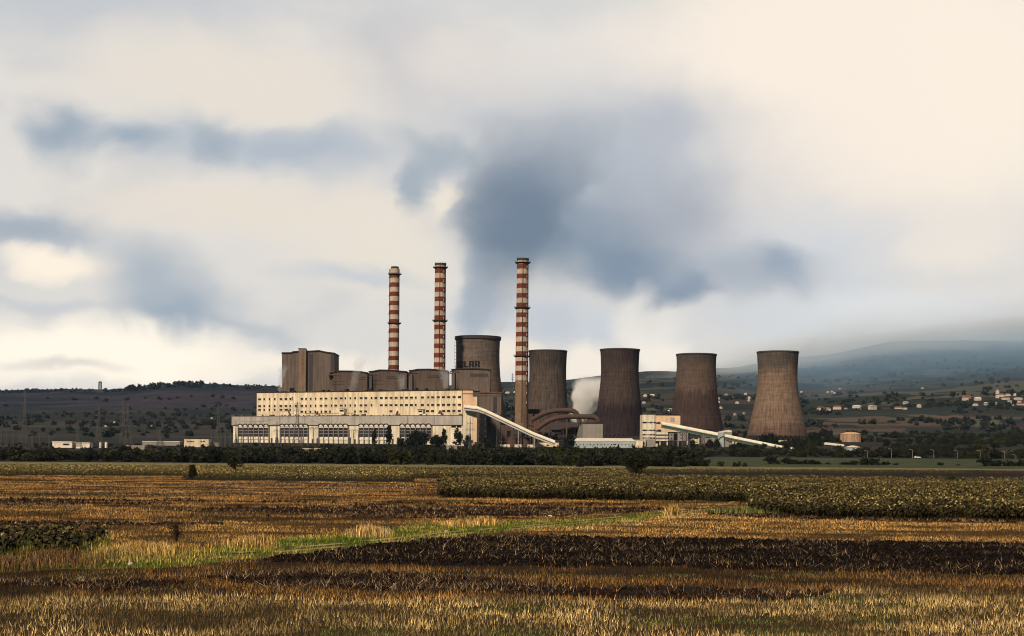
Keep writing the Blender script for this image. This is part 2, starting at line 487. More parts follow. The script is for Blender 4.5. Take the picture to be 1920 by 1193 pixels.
def terrain_z(x, Y):
    x = np.asarray(x, float); Y = np.asarray(Y, float)
    c = CX + x / np.maximum(Y, 60) * F
    ci = np.clip(np.searchsorted(COLS, c) - 1, 0, _n - 2)
    t = np.clip((c - COLS[ci]) / (COLS[ci + 1] - COLS[ci]), 0, 1); t = t * t * (3 - 2 * t)
    yi = np.clip(np.searchsorted(YS, Y) - 1, 0, len(YS) - 2)
    s = np.clip((Y - YS[yi]) / (YS[yi + 1] - YS[yi]), 0, 1)
    z = (ZT[yi, ci] * (1 - t) + ZT[yi, ci + 1] * t) * (1 - s) + (ZT[yi + 1, ci] * (1 - t) + ZT[yi + 1, ci + 1] * t) * s
    far = np.clip((Y - 1900) / 2600, 0, 1)
    z = z + far * ((fbm(x / 420, Y / 420, 3, 4) - .5) * 26 + (fbm(x / 60, Y / 60, 5, 2) - .5) * 3.5)
    # the dark foothill on the far right
    z = z + 85 * np.exp(-((x - 2330) / 420) ** 2 - ((Y - 5150) / 330) ** 2)
    return z


def tz(x, Y): return float(terrain_z(np.array([x]), np.array([Y]))[0])


def hit(px, py, y0=1900.0, y1=7000.0):
    """where the line of sight through a measured pixel meets the rising land"""
    Y = np.arange(y0, y1, 8.0); dx, dy = px - CX, CY - py
    x = (dx * CT - dy * ST) / F * Y; z = H + (dx * ST + dy * CT) / F * Y
    t = terrain_z(x, Y) >= z
    i = int(np.argmax(t)) if t.any() else len(Y) - 1
    return Vector((x[i], Y[i], float(terrain_z(x[i:i + 1], Y[i:i + 1])[0])))


def inpoly(px, py, poly):
    r = np.zeros(px.shape, bool); n = len(poly)
    for i in range(n):
        x0, y0 = poly[i]; x1, y1 = poly[(i + 1) % n]
        if y0 == y1: continue
        c = ((y0 > py) != (y1 > py)) & (px < (x1 - x0) * (py - y0) / (y1 - y0) + x0)
        r ^= c
    return r


def band(px, py, up, lo, p0=-9999, p1=9999):
    ux, uy = zip(*up); lx, ly = zip(*lo)
    return (px >= p0) & (px <= p1) & (py > np.interp(px, ux, uy)) & (py <= np.interp(px, lx, ly))


# field kinds: 0 stubble, 1 golden stubble, 2 black ploughed soil, 3 brown soil, 4 green verge, 5 crop floor,
# 6 pale far strip, 7 pale stubble with green in it, 8 meadow, 9 dark ground under trees
FCOL = np.array([(.062, .030, .009), (.13, .068, .017), (.0060, .0034, .0024), (.014, .006, .0032), (.065, .075, .013), (.014, .012, .005), (.17, .15, .070), (.10, .058, .018), (.050, .056, .026), (.010, .009, .006)])
TRACK = [(150, 1066), (230, 1059), (330, 1052), (400, 1045), (520, 1034), (640, 1023), (760, 1011), (850, 1001), (930, 994), (1010, 987),
         (1090, 979), (1160, 972), (1215, 966), (1262, 961), (1330, 953), (1372, 946), (1392, 940)]


def zones(x, Y):
    """field kind at ground points, from the outlines of the strips as measured in the photograph"""
    px, py = to_px(x, np.maximum(Y, 12.0), 0.0)
    j1 = (fbm(x / 3.0, Y / 3.0, 21, 3) - .5); j2 = (fbm(x / 30., Y / 12., 22, 3) - .5)
    k = (py - 850)
    py = py + j1 * np.clip(k * .045, .2, 14) + j2 * np.clip(k * .05, .3, 14)
    px = px + (fbm(x / 5., Y / 5., 23, 2) - .5) * 14
    z = np.zeros(x.shape, np.int8)
    rowy = py - (px - 960) * .0045
    st = fbm(x / 60., Y / 4.5, 31, 3)
    # far flats
    z[py < 866 + (px) * .0065] = 9
    z[(py >= 866 + px * .0065) & (rowy < 878)] = 6
    z[band(px, py, [(0, 876), (1920, 887)], [(0, 892), (340, 892), (345, 902), (775, 905), (780, 897), (1180, 898), (1200, 892), (1920, 889)])] = 5
    z[band(px, py, [(1180, 887), (1920, 889)], [(1180, 896), (1560, 902), (1920, 906)], 1180)] = 3
    # sunflower blocks
    z[band(px, py, [(825, 908), (1180, 899), (1500, 903), (1920, 907)], [(825, 933), (1100, 936), (1400, 941), (1410, 963), (1500, 969), (1700, 973), (1960, 977)], 825)] = 5
    # mid stubble on the left with its soil streaks
    mid = band(px, py, [(-400, 893), (340, 893), (345, 903), (775, 906), (820, 900), (830, 934), (1400, 942)],
               [(-400, 1000), (0, 1000), (150, 1003), (640, 985), (1000, 972), (1250, 958), (1400, 946)], -9000, 1400)
    z[mid & (st > .61)] = 3
    z[mid & band(px, py, [(-400, 938), (160, 940), (165, 942)], [(-400, 949), (160, 947), (165, 943)], -9000, 200)] = 3
    z[mid & band(px, py, [(280, 956), (640, 950), (700, 946), (1000, 945), (1200, 950), (1290, 956)], [(280, 958), (640, 964), (800, 968), (1000, 969), (1180, 966), (1290, 957)], 280, 1290) & (st > .3)] = 3
    z[mid & (np.abs(py - 984) < 2.2) & (px < 420) & (st > .4)] = 3
    gold = band(px, py, [(-400, 985), (0, 985), (640, 975), (1000, 965), (1250, 952)], [(-400, 1060), (0, 1058), (230, 1045), (400, 1035), (640, 1012), (1000, 980), (1250, 962)], -9000, 1260)
    z[gold & (z == 0)] = 1
    # left corner: weedy margin by the sunflower clump
    z[inpoly(px, py, [(-900, 1000), (200, 1003), (235, 1040), (160, 1065), (-900, 1110)])] = 4
    # verge beside the track
    tp, ty = zip(*TRACK)
    z[band(px, py, [(150, 1045), (380, 1030), (640, 1003), (780, 988), (900, 984), (1000, 978), (1160, 969), (1262, 958)],
           [(150, 1072), (400, 1055), (640, 1030), (860, 1007), (1000, 994), (1160, 980), (1262, 966)], 150, 1262)] = 4
    # golden strip right of the track
    z[band(px, py, [(1000, 996), (1150, 982), (1270, 966), (1330, 965), (1420, 970), (1920, 982)], [(1000, 1004), (1280, 1010), (1500, 1013), (1920, 1020)], 1000)] = 1
    z[band(px, py, [(1330, 957), (1410, 962), (1500, 968), (1700, 973), (1920, 977)], [(1330, 964), (1420, 972), (1500, 974), (1700, 977), (1920, 981)], 1330)] = 3
    z[inpoly(px, py, [(1050, 990), (1160, 980), (1290, 964), (1330, 965), (1220, 985), (1100, 999)]) & (j1 > -.05)] = 7
    # the black ploughed strip
    z[band(px, py, [(480, 1050), (560, 1038), (640, 1030), (760, 1016), (860, 1005), (1000, 1006), (1280, 1011), (1500, 1014), (1920, 1021)],
           [(480, 1052), (640, 1056), (900, 1060), (1280, 1064), (1500, 1071), (1920, 1081)], 480)] = 2
    # near stubble, with a dark trodden band and the pale green-flecked front
    near = band(px, py, [(-900, 1085), (0, 1075), (400, 1056), (640, 1057), (900, 1061), (1280, 1065), (1500, 1072), (1920, 1082)], [(-900, 9999), (3000, 9999)])
    z[near & (z == 4)] = 0
    z[near & band(px, py, [(380, 1076), (500, 1070), (760, 1074), (960, 1090), (1100, 1104), (1280, 1104), (1500, 1110), (1920, 1122)],
                  [(380, 1084), (500, 1100), (760, 1106), (960, 1112), (1100, 1120), (1280, 1128), (1500, 1130), (1920, 1138)], 380)] = 3
    z[near & band(px, py, [(-900, 1086), (0, 1086), (350, 1090)], [(-900, 1100), (0, 1100), (200, 1108), (350, 1094)], -9000, 350)] = 3
    z[near & (py > 1120 + (fbm(x / 9., Y / 9., 41, 2) - .5) * 40)] = 7
    return z, px, py


def ground_color(x, Y):
    z, px, py = zones(x, Y)
    c = FCOL[z].copy()
    n = fbm(x / 2.2, Y / 1.1, 51, 4); n2 = fbm(x / 18, Y / 5, 52, 3)
    c *= (0.45 + 0.9 * n + .35 * (n2 - .5))[:, None]
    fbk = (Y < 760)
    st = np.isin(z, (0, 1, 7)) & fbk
    c[st] *= .38       # earth between the stalks, shade of the gaps put into its colour
    green = (z == 7) & (px > 600) & (fbm(x / 4.5, Y / 3.0, 61, 3) > .57) & (RNG.uniform(0, 1, len(x)) < .7)
    c[green] = c[green] * .6 + np.array((.020, .026, .006))
    # the valley floor, hills and mountain beyond the plant
    far = Y > 1480
    if far.any():
        xf, Yf = x[far], Y[far]; zf = terrain_z(xf, Yf); qx, qy = to_px(xf, Yf, zf)
        pal = np.array([(.048, .034, .026), (.014, .018, .014), (.080, .062, .044), (.034, .037, .022), (.038, .027, .026), (.022, .022, .018), (.06, .047, .037)])
        wx, wy = xf + 160 * (fbm(xf / 260, Yf / 260, 71, 2) - .5), Yf + 160 * (fbm(xf / 260, Yf / 260, 72, 2) - .5)
        cy = np.floor(wy / (90 + 60 * vn(np.floor(wx / 900), np.zeros_like(wx), 73))); cx_ = np.floor(wx / (240 + 260 * _hash(cy, np.floor(wx / 900), 74)))
        h = _hash(cx_, cy, 75); cc = pal[np.minimum((h * len(pal)).astype(int), len(pal) - 1)]
        hill = np.clip((Yf - 3500) / 500, 0, 1) * np.clip((900 - qx) / 250, 0, 1)
        s1 = fbm(xf / 500, Yf / 70, 76, 4)
        hc = np.where((s1 > .53)[:, None], np.array((.034, .028, .040)), np.array((.013, .018, .029))) * (.6 + .8 * fbm(xf / 90, Yf / 40, 77, 3))[:, None]  # left hill tinted purple-blue in its colour, standing in for thinned haze
        cc = cc * (1 - hill[:, None]) + hc * hill[:, None]
        mt = np.clip((Yf - 4550) / 500, 0, 1) * np.clip((qx - 850) / 120, 0, 1)
        s2 = fbm(xf / 130, Yf / 160, 78, 5)
        mc = np.where((s2 > .54)[:, None], np.array((.052, .052, .042)), np.array((.013, .018, .017))) * (.7 + .6 * fbm(xf / 40, Yf / 40, 79, 3))[:, None]
        cc = cc * (1 - mt[:, None]) + mc * mt[:, None]
        def paint(poly, colr, amt=.9):
            q = inpoly(qx + (fbm(xf / 40, Yf / 40, 81, 2) - .5) * 10, qy + (fbm(xf / 60, Yf / 60, 82, 2) - .5) * 3, poly) & (Yf > 1850)
            cc[q] = cc[q] * (1 - amt) + np.array(colr) * amt
        paint([(1490, 752), (1600, 740), (1750, 730), (1920, 714), (2000, 712), (2000, 740), (1800, 746), (1720, 748), (1640, 760), (1490, 764)], (.080, .075, .056))
        paint([(1490, 752), (1560, 748), (1650, 741), (1700, 738), (1716, 742), (1690, 750), (1620, 757), (1540, 766), (1490, 780)], (.014, .020, .013))
        paint([(1490, 778), (1600, 772), (1700, 770), (1800, 764), (2000, 760), (2000, 778), (1800, 776), (1660, 778), (1560, 784), (1490, 788)], (.022, .026, .018))
        paint([(1490, 786), (1560, 784), (1660, 779), (1800, 777), (1830, 806), (1740, 812), (1490, 812)], (.10, .070, .050), .7)
        paint([(1490, 800), (1640, 797), (1800, 799), (1800, 803), (1490, 806)], (.05, .031, .025), .8)
        paint([(1822, 786), (1870, 780), (1880, 796), (1866, 801), (1824, 801)], (.09, .094, .052))
        paint([(1785, 806), (1808, 800), (1885, 800), (1930, 788), (1960, 792), (1960, 800), (1890, 803), (1880, 806)], (.036, .022, .024))
        paint([(-300, 800), (430, 796), (430, 818), (-300, 822)], (.034, .027, .023), .6)
        paint([(-300, 770), (430, 776), (430, 790), (-300, 792)], (.010, .011, .013), .75)
        fh = np.exp(-((xf - 2330) / 420) ** 2 - ((Yf - 5150) / 330) ** 2) > .12
        cc[fh] = np.array((.024, .021, .026))
        # valley woodland dark clumps
        wd = fbm(xf / 120, Yf / 90, 83, 4)
        q = (wd > .6) & (Yf > 2000) & (hill < .3)
        cc[q] = np.array((.018, .023, .017))
        near = np.clip((Yf - 1480) / 100, 0, 1) * np.clip((2050 - Yf) / 150, 0, 1)
        cc = cc * (1 - near[:, None]) + np.array((.020, .019, .013)) * near[:, None]
        cc *= (.75 + .5 * fbm(xf / 14, Yf / 14, 84, 3))[:, None]
        c[far] = cc
    m = (Y > 740) & (Y <= 1480)
    if m.any():
        qx = px[m]
        g = np.where(((qx > 1300) & (Y[m] < 940))[:, None], np.array((.050, .056, .026)), np.array((.010, .0095, .006)))
        c[m] = g * (.6 + .8 * fbm(x[m] / 8, Y[m] / 8, 85, 3))[:, None]
    return np.clip(c, .003, 1), z


def build_ground():
    # rows: fine near the camera, coarser far away
    ys = [-150., -80, -40, -10, 5, 15, 24, 32]
    y = 38.0
    while y < 320: ys.append(y); y += max(.16, y * y / (F * H) * 1.1)
    while y < 1480: ys.append(y); y += min(y * y / (F * H) * .55, 7)
    while y < 1900: ys.append(y); y += 10
    while y < 5600: ys.append(y); y += 11
    while y < 9600: ys.append(y); y += 45
    ys = np.array(ys)
    u = np.linspace(-1, 1, 861); a = np.sign(u) * (.40 * np.abs(u) + .95 * np.abs(u) ** 9)
    A, Yg = np.meshgrid(a, ys)
    X = A * (np.maximum(Yg, 0) + 26.)
    x, Y = X.ravel(), Yg.ravel()
    c, z = ground_color(x, Y)
    Z = terrain_z(x, Y)
    soft = np.isin(z, (2, 3)) & (Y < 330)
    near = np.clip((330 - Y) / 100, 0, 1)
    Z = Z + np.where(soft, 0.20 * (fbm(x / .7, Y / .35, 91, 3) - .5) + .10 * (fbm(x / 4, Y / 1.0, 92, 2) - .5), .06 * (fbm(x / 1.5, Y / 1.5, 93, 2) - .5)) * near
    nr, nc = A.shape
    i = np.arange((nr - 1) * (nc - 1)); r, q = i // (nc - 1), i % (nc - 1)
    b = r * nc + q
    loops = np.stack([b, b + 1, b + nc + 1, b + nc], 1).ravel()
    me = np_mesh('ground', np.stack([x, Y, Z], 1), 4, loops, M['ground'], c, smooth=True)
    tag(link('ground', me), 'patchwork of stubble, ploughed soil and valley fields rising to the hills', 'ground', kind='structure')


build_ground()


def build_track():
    mb = MB()
    pts = [G(px, py) for px, py in TRACK]
    # resample
    fine = []
    for i in range(len(pts) - 1):
        n = max(2, int((pts[i + 1] - pts[i]).length / 1.2))
        for k in range(n): fine.append(pts[i].lerp(pts[i + 1], k / n))
    for off, wid in ((-.8, .62), (.85, .72)):
        prev = None
        for i, p in enumerate(fine[:-1]):
            d = (fine[min(i + 1, len(fine) - 1)] - fine[max(i - 1, 0)]).normalized(); nrm = Vector((-d.y, d.x, 0))
            w = wid * (.55 + .8 * float(vn(np.array([i * .35]), np.array([off]), 4)[0])); o = off + .3 * (float(vn(np.array([i * .13]), np.array([off]), 5)[0]) - .5)
            zz = .05
            L_, R_ = p + nrm * (o - w / 2), p + nrm * (o + w / 2)
            L_.z = R_.z = zz
            C_ = p + nrm * o; C_.z = zz + .03
            if float(fbm(np.array([p.x * .35 + off * 9]), np.array([p.y * .35]), 6, 3)[0]) > .60: prev = None; continue      # grown over here
            if prev:
                mb.quadface([prev[0], prev[1], C_, L_]); mb.quadface([prev[1], prev[2], R_, C_])
            prev = (L_, C_, R_)
    o = mb.build('track', M['track']); tag(o, 'two pale wheel ruts of the dirt track across the fields', 'track', kind='structure')


build_track()


# ------------------------------------------------------------------ the power station: turbine hall and its arcaded front
def hx(px, Y): return W(px, 850, Y).x


class Facade:
    """a wall line through two measured points; s runs along it, d goes back into the building"""
    def __init__(f, pxa, Ya, pxb, Yb):
        A, B = W(pxa, 800, Ya), W(pxb, 800, Yb)
        f.o = Vector((A.x, A.y, 0)); f.t = Vector((B.x - A.x, B.y - A.y, 0)); f.len = f.t.length; f.t.normalize()
        f.n = Vector((-f.t.y, f.t.x, 0))
        f.rz = math.atan2(f.t.y, f.t.x)
    def s(f, px):
        a = (px - CX) / F * CT      # the small roll term is left to the wall heights
        a -= ST * 70 / F
        return (a * f.o.y - f.o.x) / (f.t.x - a * f.t.y)
    def z(f, px, py):
        s = f.s(px); Y = f.o.y + f.t.y * s
        return W(px, py, Y).z


HALL = Facade(481, 1720, 866, 1598)
HALL_ROW1 = [(486.5, 1), (495.2, 0), (505, 0), (515, 0), (526.6, 1), (536, 1), (544, 0), (547.4, 2), (565.8, 1), (573.6, 0), (582.4, 0), (591.5, 0), (601.8, 1),
             (610.8, 1), (621.4, 0), (629.4, 1), (639.5, 1), (647.3, 0), (656.6, 0), (665.6, 0), (676.7, 1), (685.6, 1), (696.4, 0), (704.5, 1),
             (714.7, 1), (723.8, 1), (733, 1), (742.4, 1), (752.2, 1), (761.8, 1), (771.3, 1), (779.4, 0), (791.7, 1), (802.5, 0), (811.2, 1),
             (821.4, 1), (831.3, 1), (841, 1), (851.1, 1), (861.2, 1)]
HALL_ROW2 = [p for p in HALL_ROW1 if p[1] < 2 and p[0] != 704.5] + [(555, 1)]
HALL_ROW3A = [p for p in HALL_ROW1 if p[0] < 546]
HALL_ROW3B = [(565.8, 1), (573, 0), (582, 0), (591, 0), (602.6, 0), (610.7, 1), (618.7, 0), (665.5, 0), (676.5, 1), (685.4, 1), (733, 1), (801.5, 1), (811, 1), (832, 1), (841, 1), (851, 1), (861, 1)]


def window_mb(x, z, w, h, y=0.0, panes=1):
    mb = MB(); mb.local = True
    mb.box(x - w / 2, x + w / 2, y - .10, y + .05, z - h / 2, z + h / 2, 0)
    for k in range(1, panes):
        q = x - w / 2 + w * k / panes
        mb.box(q - .07, q + .07, y - .16, y - .102, z - h / 2 + .06, z + h / 2 - .06, 1)
    mb.box(x - w / 2 - .25, x + w / 2 + .25, y - .45, y + .05, z - h / 2 - .55, z - h / 2 - .02, 2)
    mb.box(x - w / 2 - .15, x + w / 2 + .15, y - .3, y + .05, z + h / 2 + .02, z + h / 2 + .22, 3)  # dark hood added for the shade a recessed window would have
    return mb


def build_hall():
    f = HALL
    t = thing('turbine_hall', f.o + Vector((0, 0, 14)), 'long cream hall with three rows of small dark windows above the arcaded front block', 'power station hall', rz=f.rz)
    z0 = 14.0
    top = f.z(481, 737) - z0; pod = f.z(481, 780.5) - z0
    mb = MB(); mb.local = True
    mb.box(0, f.len, 0, 42, 0, top)
    # shallow panel joints standing proud every bay
    for px in (520.6, 560.8, 671.5, 708.8):
        s = f.s(px); mb.box(s - .18, s + .18, -.25, -.003, pod, top - .6, 1)
    mb.build('wall', [M['cream'], M['grey_panel']], t)
    mb = MB(); mb.local = True
    mb.box(-.6, f.len + .5, -.6, 42.5, top + .003, top + .9)
    for px in (514, 527, 545, 600, 610, 634, 644, 681, 690, 707, 716, 752, 756, 775, 794, 834, 846, 852):
        s = f.s(px); a = .8 + random.random() * 1.6
        mb.box(s - a, s + a, 4, 9, top + .905, top + 1.6 + random.random() * 2.4)
    mb.build('roof', M['roof_dark'], t)
    n = 0
    mats = [M['glass_dark'], M['pilaster'], M['white_panel'], M['roof_dark']]
    for row, (pl, pr) in ((HALL_ROW1, (749.2, 745)), (HALL_ROW2, (762, 759.3)), (HALL_ROW3A, (768.8, 768.6)), (HALL_ROW3B, (773, 771))):
        zl, zr = f.z(486, pl) - z0, f.z(861, pr) - z0
        for px, kind in row:
            s = f.s(px); q = (px - 486) / 375; z = zl + (zr - zl) * q
            w = (2.2, 3.9, 1.6)[kind]; h = (2.4, 2.2, 3.8)[kind]
            window_mb(s, z + (.6 if kind == 2 else 0), w, h, 0, 3 if kind == 1 else 1).build('window', mats, t); n += 1
    # small glazed bay rooms standing on the podium roof against the wall
    for pxa, pxb, pt in ((640.5, 649.5, 767.5), (787.5, 796.5, 768.5)):
        a, b = f.s(pxa), f.s(pxb); zt = f.z(pxa, pt) - z0
        mb = MB(); mb.local = True
        mb.box(a, b, -5, -.06, pod + 1.5, zt); mb.box(a - .4, b + .4, -5.5, -.065, zt + .003, zt + .5, 1)
        mb.box(a + .6, b - .6, -5.08, -4.9, zt - 3.0, zt - 1.0, 2)
        mb.build('bay_room', [M['white_panel'], M['roof_dark'], M['glass_dark']], t)
    # a rail and pipes along the foot of the wall
    mb = MB(); mb.local = True
    mb.tube([(f.s(575), -4, pod + 3), (f.s(670), -4, pod + 3)], .35, 5)
    mb.tube([(f.s(541), -3, pod + 8.6), (f.s(547), -3, pod + .2)], .7, 5)
    for px in range(578, 672, 12): mb.tube([(f.s(px), -4, pod), (f.s(px), -4, pod + 3)], .18, 4)
    for px in (599, 749, 828, 830): mb.prism([(f.s(px) - 2.2, pod + .003), (f.s(px) + 1.3, pod + .003), (f.s(px) + .9, pod + 5), (f.s(px) + .1, pod + 5.5)], -6, -4)
    mb.build('roof_pipework', M['rust'], t)


ARCH_GROUPS = [[450.4, 459.7, 469.4, 479.3, 489, 498.9], [529, 537.6, 545.9, 554.7, 563.8, 572.8], [601.6, 610.6, 619.9, 629.4, 638.5, 647.8],
               [677.3, 686.7, 696.2, 705.7, 714.9, 724], [754.2, 764.4, 774, 783.7, 793.5, 803.6]]


def build_arcade():
    f = HALL; z0 = 12.0; D = -16.0     # the front block stands 16 m before the hall's wall
    t = thing('arcade_block', f.o + Vector((0, 0, z0)), 'low front block with grey fascia over a row of arched windows', 'power station hall', rz=f.rz)
    def S(px):
        a = (px - CX) / F * CT - ST * 40 / F
        o = f.o + f.n * D
        return (a * o.y - o.x) / (f.t.x - a * f.t.y)
    def Z(px, py):
        o = f.o + f.n * D; Y = o.y + f.t.y * S(px)
        return W(px, py, Y).z - z0
    x0, x1 = S(434), S(866)
    zt, zb = Z(481, 781), Z(481, 797.2)
    wt, wb = Z(481, 802), Z(481, 818.5)
    y = D
    mb = MB(); mb.local = True
    mb.box(x0 + 1.2, x1, y + 1.6, -.02, 0, zt - .3)
    mb.build('wall', M['cream2'], t)
    mb = MB(); mb.local = True
    n = 9
    for k in range(n):      # fascia panels with open joints
        a, b = x0 + (x1 - x0) * k / n, x0 + (x1 - x0) * (k + 1) / n
        mb.box(a + (.12 if k else 0), b - .12, y, y + 1.58, zb, zt)
    mb.build('fascia', M['grey_panel'], t)
    mb = MB(); mb.local = True
    mb.box(x0 - .3, x1, y - .3, -.03, zt + .003, zt + .6)
    for k in range(46):
        s = x0 + (x1 - x0) * random.random(); a = .5 + random.random() * 1.8
        mb.box(s - a, s + a, y + 2 + random.random() * 3, y + 7, zt + .605, zt + 1 + random.random() * 1.4, 1 if random.random() < .5 else 0)
    mb.build('roof', [M['rust'], M['white_panel']], t)
    pitch = S(459.7) - S(450.4)
    for g in ARCH_GROUPS:
        for px in g:
            s = S(px); w = pitch * .78
            # arch: a thick half ring with a pale tympanum
            r1, r0 = pitch * .5, pitch * .38
            mb = MB(); mb.local = True
            k = 10
            for i in range(k):
                a0, a1 = math.pi * i / k, math.pi * (i + 1) / k
                e = .8
                P = lambda r, a: (s - r * math.cos(a), zb - 1.2 + r * e * math.sin(a))
                q = [P(r0, a0), P(r1, a0), P(r1, a1), P(r0, a1)]
                mb.prism([q[0], q[3], q[2], q[1]], y - 1.3, y + 1.55)
            mb.prism([(s - r0 * math.cos(math.pi * i / k), zb - 1.2 + r0 * .8 * math.sin(math.pi * i / k)) for i in range(k, -1, -1)], y - .35, y + 1.5, 1)
            mb.box(s - w / 2, s + w / 2, y + .3, y + 1.55, wt, zb - 1.203, 1)
            mb.build('arch', [M['roof_dark'], M['white_panel']], t)
            win = MB(); win.local = True
            win.box(s - w / 2, s + w / 2, y + 1.1, y + 1.59, wb, wt - .003)
            o = win.build('window', M['glass_dark'], t)
            fr = MB(); fr.local = True
            hh = (wt - wb)
            for i in (1, 2):
                z = wb + hh * i / 3
                fr.box(s - w / 2, s + w / 2, y + .7, y + 1.09, z - .28, z + .28)
            for i in (1, 2, 3):
                q = s - w / 2 + w * i / 4
                fr.box(q - .10, q + .10, y + .85, y + 1.08, wb + .2, wt - .2, 1)
            fr.build('frame', [M['steel_pale'], M['pilaster']], o)
            sp = MB(); sp.local = True
            sp.box(s - w / 2, s + w / 2, y + .8, y + 1.57, wb - 3.6, wb - 1.0)
            sp.build('spandrel', M['white_panel'], t)
        for i in range(len(g) + 1):
            px = g[0] + (g[-1] - g[0]) * (i - .5) / (len(g) - 1); s = S(px)
            pb = MB(); pb.local = True
            pb.box(s - .55, s + .55, y + .2, y + 1.58, 0, zb - .8)
            pb.build('pilaster', M['pilaster'], t)
    for pxa, pxb in ((845, 853.5), (855, 864)):
        wd = MB(); wd.local = True
        a, b = S(pxa), S(pxb); wd.box(a, b, y + 1.45, y + 1.62, zb - 3.0, zb - .8)
        wd.build('window', M['glass_dark'], t)
    # dark plinth doors and hatches at the foot
    for k, px in enumerate((442, 508, 518, 585, 594, 655, 664, 735, 745, 815, 828)):
        d = MB(); d.local = True; s = S(px); d.box(s - 1.3, s + 1.3, y + 1.4, y + 1.62, 3.0, 8.5 + (k % 3))
        d.build('door', M['louvre'], t)


def build_end_block():
    Y = 1582; A = W(866.5, 780, Y)  # hall's end face built as its own block, turned to catch the sun
    t = thing('conveyor_head_block', (A.x, Y, 12), 'peach and grey end block of the hall where the white conveyor enters', 'building')
    mb = MB()
    xa, xb, xc = hx(866.8, Y), hx(885.3, Y), hx(893.6, Y)
    zt, z2, zm = W(876, 732, Y).z, W(889, 743.5, Y).z, W(876, 768, Y).z
    mb.box(xa, xb, Y, Y + 34, zm, zt); mb.box(xb + .003, xc, Y + .4, Y + 34, 12, z2)
    mb.box(xa, xb, Y + .02, Y + 34, 12, zm - .003, 1)
    mb.build('wall', [M['peach'], M['cream2']], t)
    mb = MB(); mb.box(xa - .4, xb + .4, Y - .5, Y + 34.4, zt + .003, zt + 1.0)
    mb.box(xa - .2, xb + .2, Y - .35, Y - .003, zt - 4.2, zt - 3.4)
    mb.box(xb + .4, xc + .3, Y, Y + 34.3, z2 + .003, z2 + .7)
    mb.build('roof_trim', M['rust'], t)
    mb = MB(); mb.box(hx(874, Y), hx(881, Y), Y - .2, Y + .05, W(874, 829, Y).z, W(874, 820, Y).z); mb.build('door', M['louvre'], t)


build_hall(); build_arcade(); build_end_block()


# ------------------------------------------------------------------ boiler houses, bunker tower, annex
def pbox(mb, pxa, pxb, pyt, pyb, Y, d, m=0, off=0.0):
    """box whose front face at distance Y spans the measured pixels"""
    c = (pxa + pxb) / 2
    zt = W(c, pyt, Y).z; zb = W(c, pyb, Y).z
    mb.box(W(pxa, (pyt + pyb) / 2, Y).x, W(pxb, (pyt + pyb) / 2, Y).x, Y - off, Y + d, zb, zt, m)
    return mb


def roofpoly(mb, pts, Y, d, th, m=0):
    """roof sheet following measured points (px, py), th thick"""
    top = [(W(px, py, Y).x, W(px, py, Y).z) for px, py in pts]
    poly = [(x, z - th) for x, z in top] + list(reversed(top))
    # counter-clockwise seen from the camera
    mb.prism(poly, Y - 1.2, Y + d, m)


def wallpoly(mb, pts, Y, d, m=0):
    mb.prism([(W(px, py, Y).x, W(px, py, Y).z) for px, py in pts], Y, Y + d, m)


def build_bunker_tower():
    Y = 1745
    t = thing('bunker_tower', W(575, 835, Y), 'tallest brown block with an ochre stair shaft and dark vertical strips', 'boiler house')
    mb = MB()
    wallpoly(mb, [(528.5, 834), (627, 834), (627, 661.5), (612, 661), (600, 658.6), (584, 660), (528.5, 661.5)], Y, 45)
    mb.build('wall', M['grey_clad'], t)
    mb = MB()
    roofpoly(mb, [(528, 660.8), (547, 660.6), (548, 659), (565, 657.2), (582, 657.6), (598, 656.6), (611, 659.4), (627.8, 661.6)], Y, 46, 1.5)
    mb.build('roof', M['roof_dark'], t)
    mb = MB(); pbox(mb, 560, 574, 655, 834, Y, 3, off=3.5); mb.build('stair_shaft', M['stair'], t)
    mb = MB(); pbox(mb, 559.4, 574.4, 653.6, 654.9, Y, 3, off=3.9); mb.build('shaft_cap', M['roof_dark'], t)
    for py in (660, 667, 675, 683, 690.5, 698, 703, 709, 716, 722.5, 728):
        mb = MB(); pbox(mb, 567, 568.3, py - .8, py + .8, Y - 3.45, .3, off=.12); mb.build('stair_window', M['glass_dark'], t)
    for a, b, pt in ((574.6, 577.4, 663), (578.6, 586.2, 663.5), (620, 626.6, 665)):  # plain dark upright strips laid on the wall
        mb = MB(); pbox(mb, a, b, pt, 733 if a < 600 else 696, Y, .5, off=.25); mb.build('upright_strip', M['dark_strip'], t)
    mb = MB(); pbox(mb, 543, 551.5, 727.5, 735, Y, .5, off=.3); pbox(mb, 603, 608, 731, 735, Y, .5, off=.3); mb.build('opening', M['glass_dark'], t)


